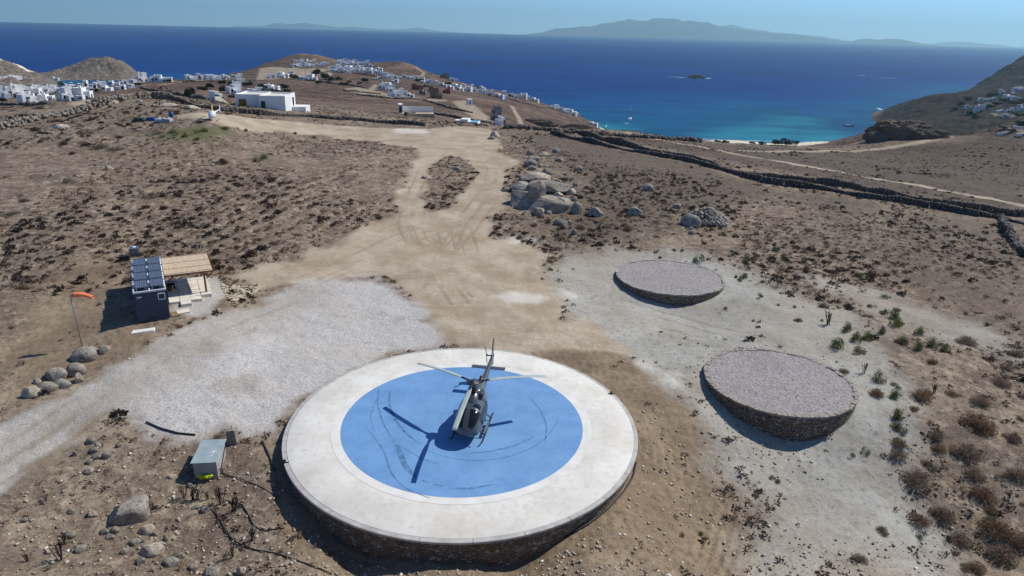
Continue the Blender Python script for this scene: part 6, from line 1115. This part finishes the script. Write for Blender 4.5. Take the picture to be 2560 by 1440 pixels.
for q in ((1795,361,20,12),(1815,362,24,12),(1940,363,26,14),(1965,364,34,18),(1990,362,20,10),(1880,361,16,7),(1905,362,18,8),(1655,344,12,10),(1740,352,14,8)): tree(*q, 'grey-green tree at the back of the sandy beach', 'trees along the beach', 245)
for q in ((2400,262,24,8),(2420,285,26,8),(2470,270,28,9),(2490,262,22,8),(2510,255,24,9),(2535,262,26,9),(2550,292,26,9),(2440,294,26,8),(2390,275,22,7),(2480,240,22,7),(2530,330,24,8),(2550,310,26,9),(2505,322,22,7),(2420,248,22,6),(2555,255,20,8)): tree(*q, 'dark tree on the built-up right headland', 'trees on the right headland')
for q in ((1010,232,18,9),(1046,204,18,8),(1120,212,18,7),(1065,218,14,6),(1225,240,12,6),(1275,242,12,6),(1195,224,10,6)): tree(*q, 'small dark tree between the seaside slope houses', 'trees of the seaside slope')

# ------------------------------------------------------------------ excavator and boats
M_exc = pmat('orange_red_paint', lin(206, 74, 46), lin(180, 58, 36), 2, .5, .4); q = at_far(400, 226, 235); s_ = pxm(q); k = 26 / s_ / 8.5; o = empty('excavator', q, .4, 'orange-red excavator parked on the dirt mound before the left crest', 'excavator'); o.scale = (k,) * 3
m = MB(); m.box(-1.6, 1.6, -1.2, 1.2, 1.0, 2.0); m.box(-1.6, -.6, -1.1, 1.1, 2.002, 2.6); m.build('body', M_exc, o); m = MB(); m.box(.1, 1.5, -1.15, 0, 2.002, 3.2); m.build('cab', M_win, o)
for y in (-1, 1): m = MB(); m.box(-2, 2, y * 1.3 - .3, y * 1.3 + .3, 0, .95); m.build('track', M_black, o, .3)
m = MB(); m.bar((1.2, .4, 1.8), (3.4, .4, 4.2), .5); m.bar((3.4, .4, 4.2), (5.2, .4, 1.8), .4); ar = m.build('arm', M_exc, o); m = MB(); m.add([(4.8, -.2, 1.8), (5.8, -.2, 1.8), (5.4, -.2, .7), (4.7, -.2, 1.0), (4.8, 1, 1.8), (5.8, 1, 1.8), (5.4, 1, .7), (4.7, 1, 1.0)], [(0, 1, 2, 3), (7, 6, 5, 4), (0, 4, 5, 1), (1, 5, 6, 2), (2, 6, 7, 3), (3, 7, 4, 0)]); m.build('bucket', M_mech, ar)
M_hull = pmat('white_hull', lin(232, 234, 236), lin(216, 220, 222), .5, .35, .5); M_dhull = pmat('dark_hull', lin(34, 40, 56), lin(26, 30, 44), .5, .35, .5)
def boat(px, py, L_, yaw, label, mast=0, mt=None, cabin=True, group=None, catg='boat', name='boat'):
    p = on_plane(px, py, SEA); o = empty(name, p, yaw, label, catg, group); m = MB(); b = L_ * .16
    m.loft([[(x, y * b * w_, z) for y, z in ((0, -.5), (.7, -.3), (1, .5), (.98, h_), (-.98, h_), (-1, .5), (-.7, -.3))] for x, w_, h_ in ((-L_ / 2, .75, 1.2), (-L_ / 4, .95, 1.15), (0, 1, 1.2), (L_ * .25, .75, 1.35), (L_ * .42, .35, 1.5), (L_ / 2, .04, 1.6))], smooth=False); m.build('hull', mt or M_hull, o)
    if cabin: m = MB(); m.add([(-L_ * .2, -b * .6, 1.15), (L_ * .22, -b * .45, 1.15), (L_ * .22, b * .45, 1.15), (-L_ * .2, b * .6, 1.15), (-L_ * .17, -b * .55, 2.3), (L_ * .12, -b * .4, 2.2), (L_ * .12, b * .4, 2.2), (-L_ * .17, b * .55, 2.3)], [(0, 3, 2, 1), (4, 5, 6, 7), (0, 1, 5, 4), (1, 2, 6, 5), (2, 3, 7, 6), (3, 0, 4, 7)]); cb = m.build('cabin', M_hull, o); m = MB(); m.add([(L_ * .135, -b * .4, 2.05), (L_ * .19, -b * .43, 1.45), (L_ * .19, b * .43, 1.45), (L_ * .135, b * .4, 2.05)], [(0, 1, 2, 3)]); m.build('window', M_win, cb)
    if mast:
        m = MB(); m.tube([(L_ * .08, 0, 1), (L_ * .08, 0, mast)], [.12, .07], 8); m.build('mast', M_steel, o); m = MB(); m.tube([(L_ * .08, 0, 2.8), (-L_ * .35, 0, 2.9)], .14, 8); m.build('boom', M_hull, o); m = MB()
        for q_ in ((L_ * .48, 0, 1.6), (-L_ * .48, 0, 1.2), (L_ * .08, b, 1.2), (L_ * .08, -b, 1.2)): m.tube([(L_ * .08, 0, mast - .2), q_], .02, 4)
        m.build('rigging', M_steel, o)
boat(1575, 298, 15, R(70), 'white sailing yacht anchored in the turquoise bay nearest the beach houses', 19, catg='sailing boat', name='sailing_yacht'); boat(1565, 311, 6.5, R(20), 'small white motor boat near the left sailing yacht'); boat(2121, 316, 14, R(-20), 'dark-hulled sailing yacht anchored at the right of the bay', 17, M_dhull, catg='sailing boat', name='sailing_yacht'); boat(2188, 309, 6, R(30), 'small boat anchored beside the right headland'); boat(1515, 317, 5, R(60), 'small bluish boat moored by the beach house', cabin=False)
boat(2237, 195.2, 12, R(5), 'nearer speeding motor boat leaving a white wake'); boat(2159, 188.5, 14, R(8), 'farther speeding motor boat leaving a white wake')
for px, py, w_ in ((150,212,8),(160,209,6),(176,208,8),(143,209,6),(186,214,6)): boat(px, py, 6 if w_ < 8 else 8, R(px * 3 % 360), 'small white boat moored in the narrow left bay', group='boats in the left bay')
HAZE_D = 4.8e-5

# ------------------------------------------------------------------ the air
hz = MB(); hz.box(-45000, 45000, -6000, 44000, -151, 1150)
hm = bpy.data.materials.new('haze'); hm.use_nodes = True; _t = hm.node_tree
_t.nodes.remove(_t.nodes['Principled BSDF']); vp = _t.nodes.new('ShaderNodeVolumePrincipled'); vp.inputs['Color'].default_value = (.50, .86, 1, 1); vp.inputs['Density'].default_value = HAZE_D; vp.inputs['Anisotropy'].default_value = .35
_t.links.new(vp.outputs[0], _t.nodes['Material Output'].inputs['Volume'])
ho = hz.build('haze', hm); tag(ho, 'thin blue sea haze', 'haze', kind='stuff'); ho.display_type = 'WIRE'
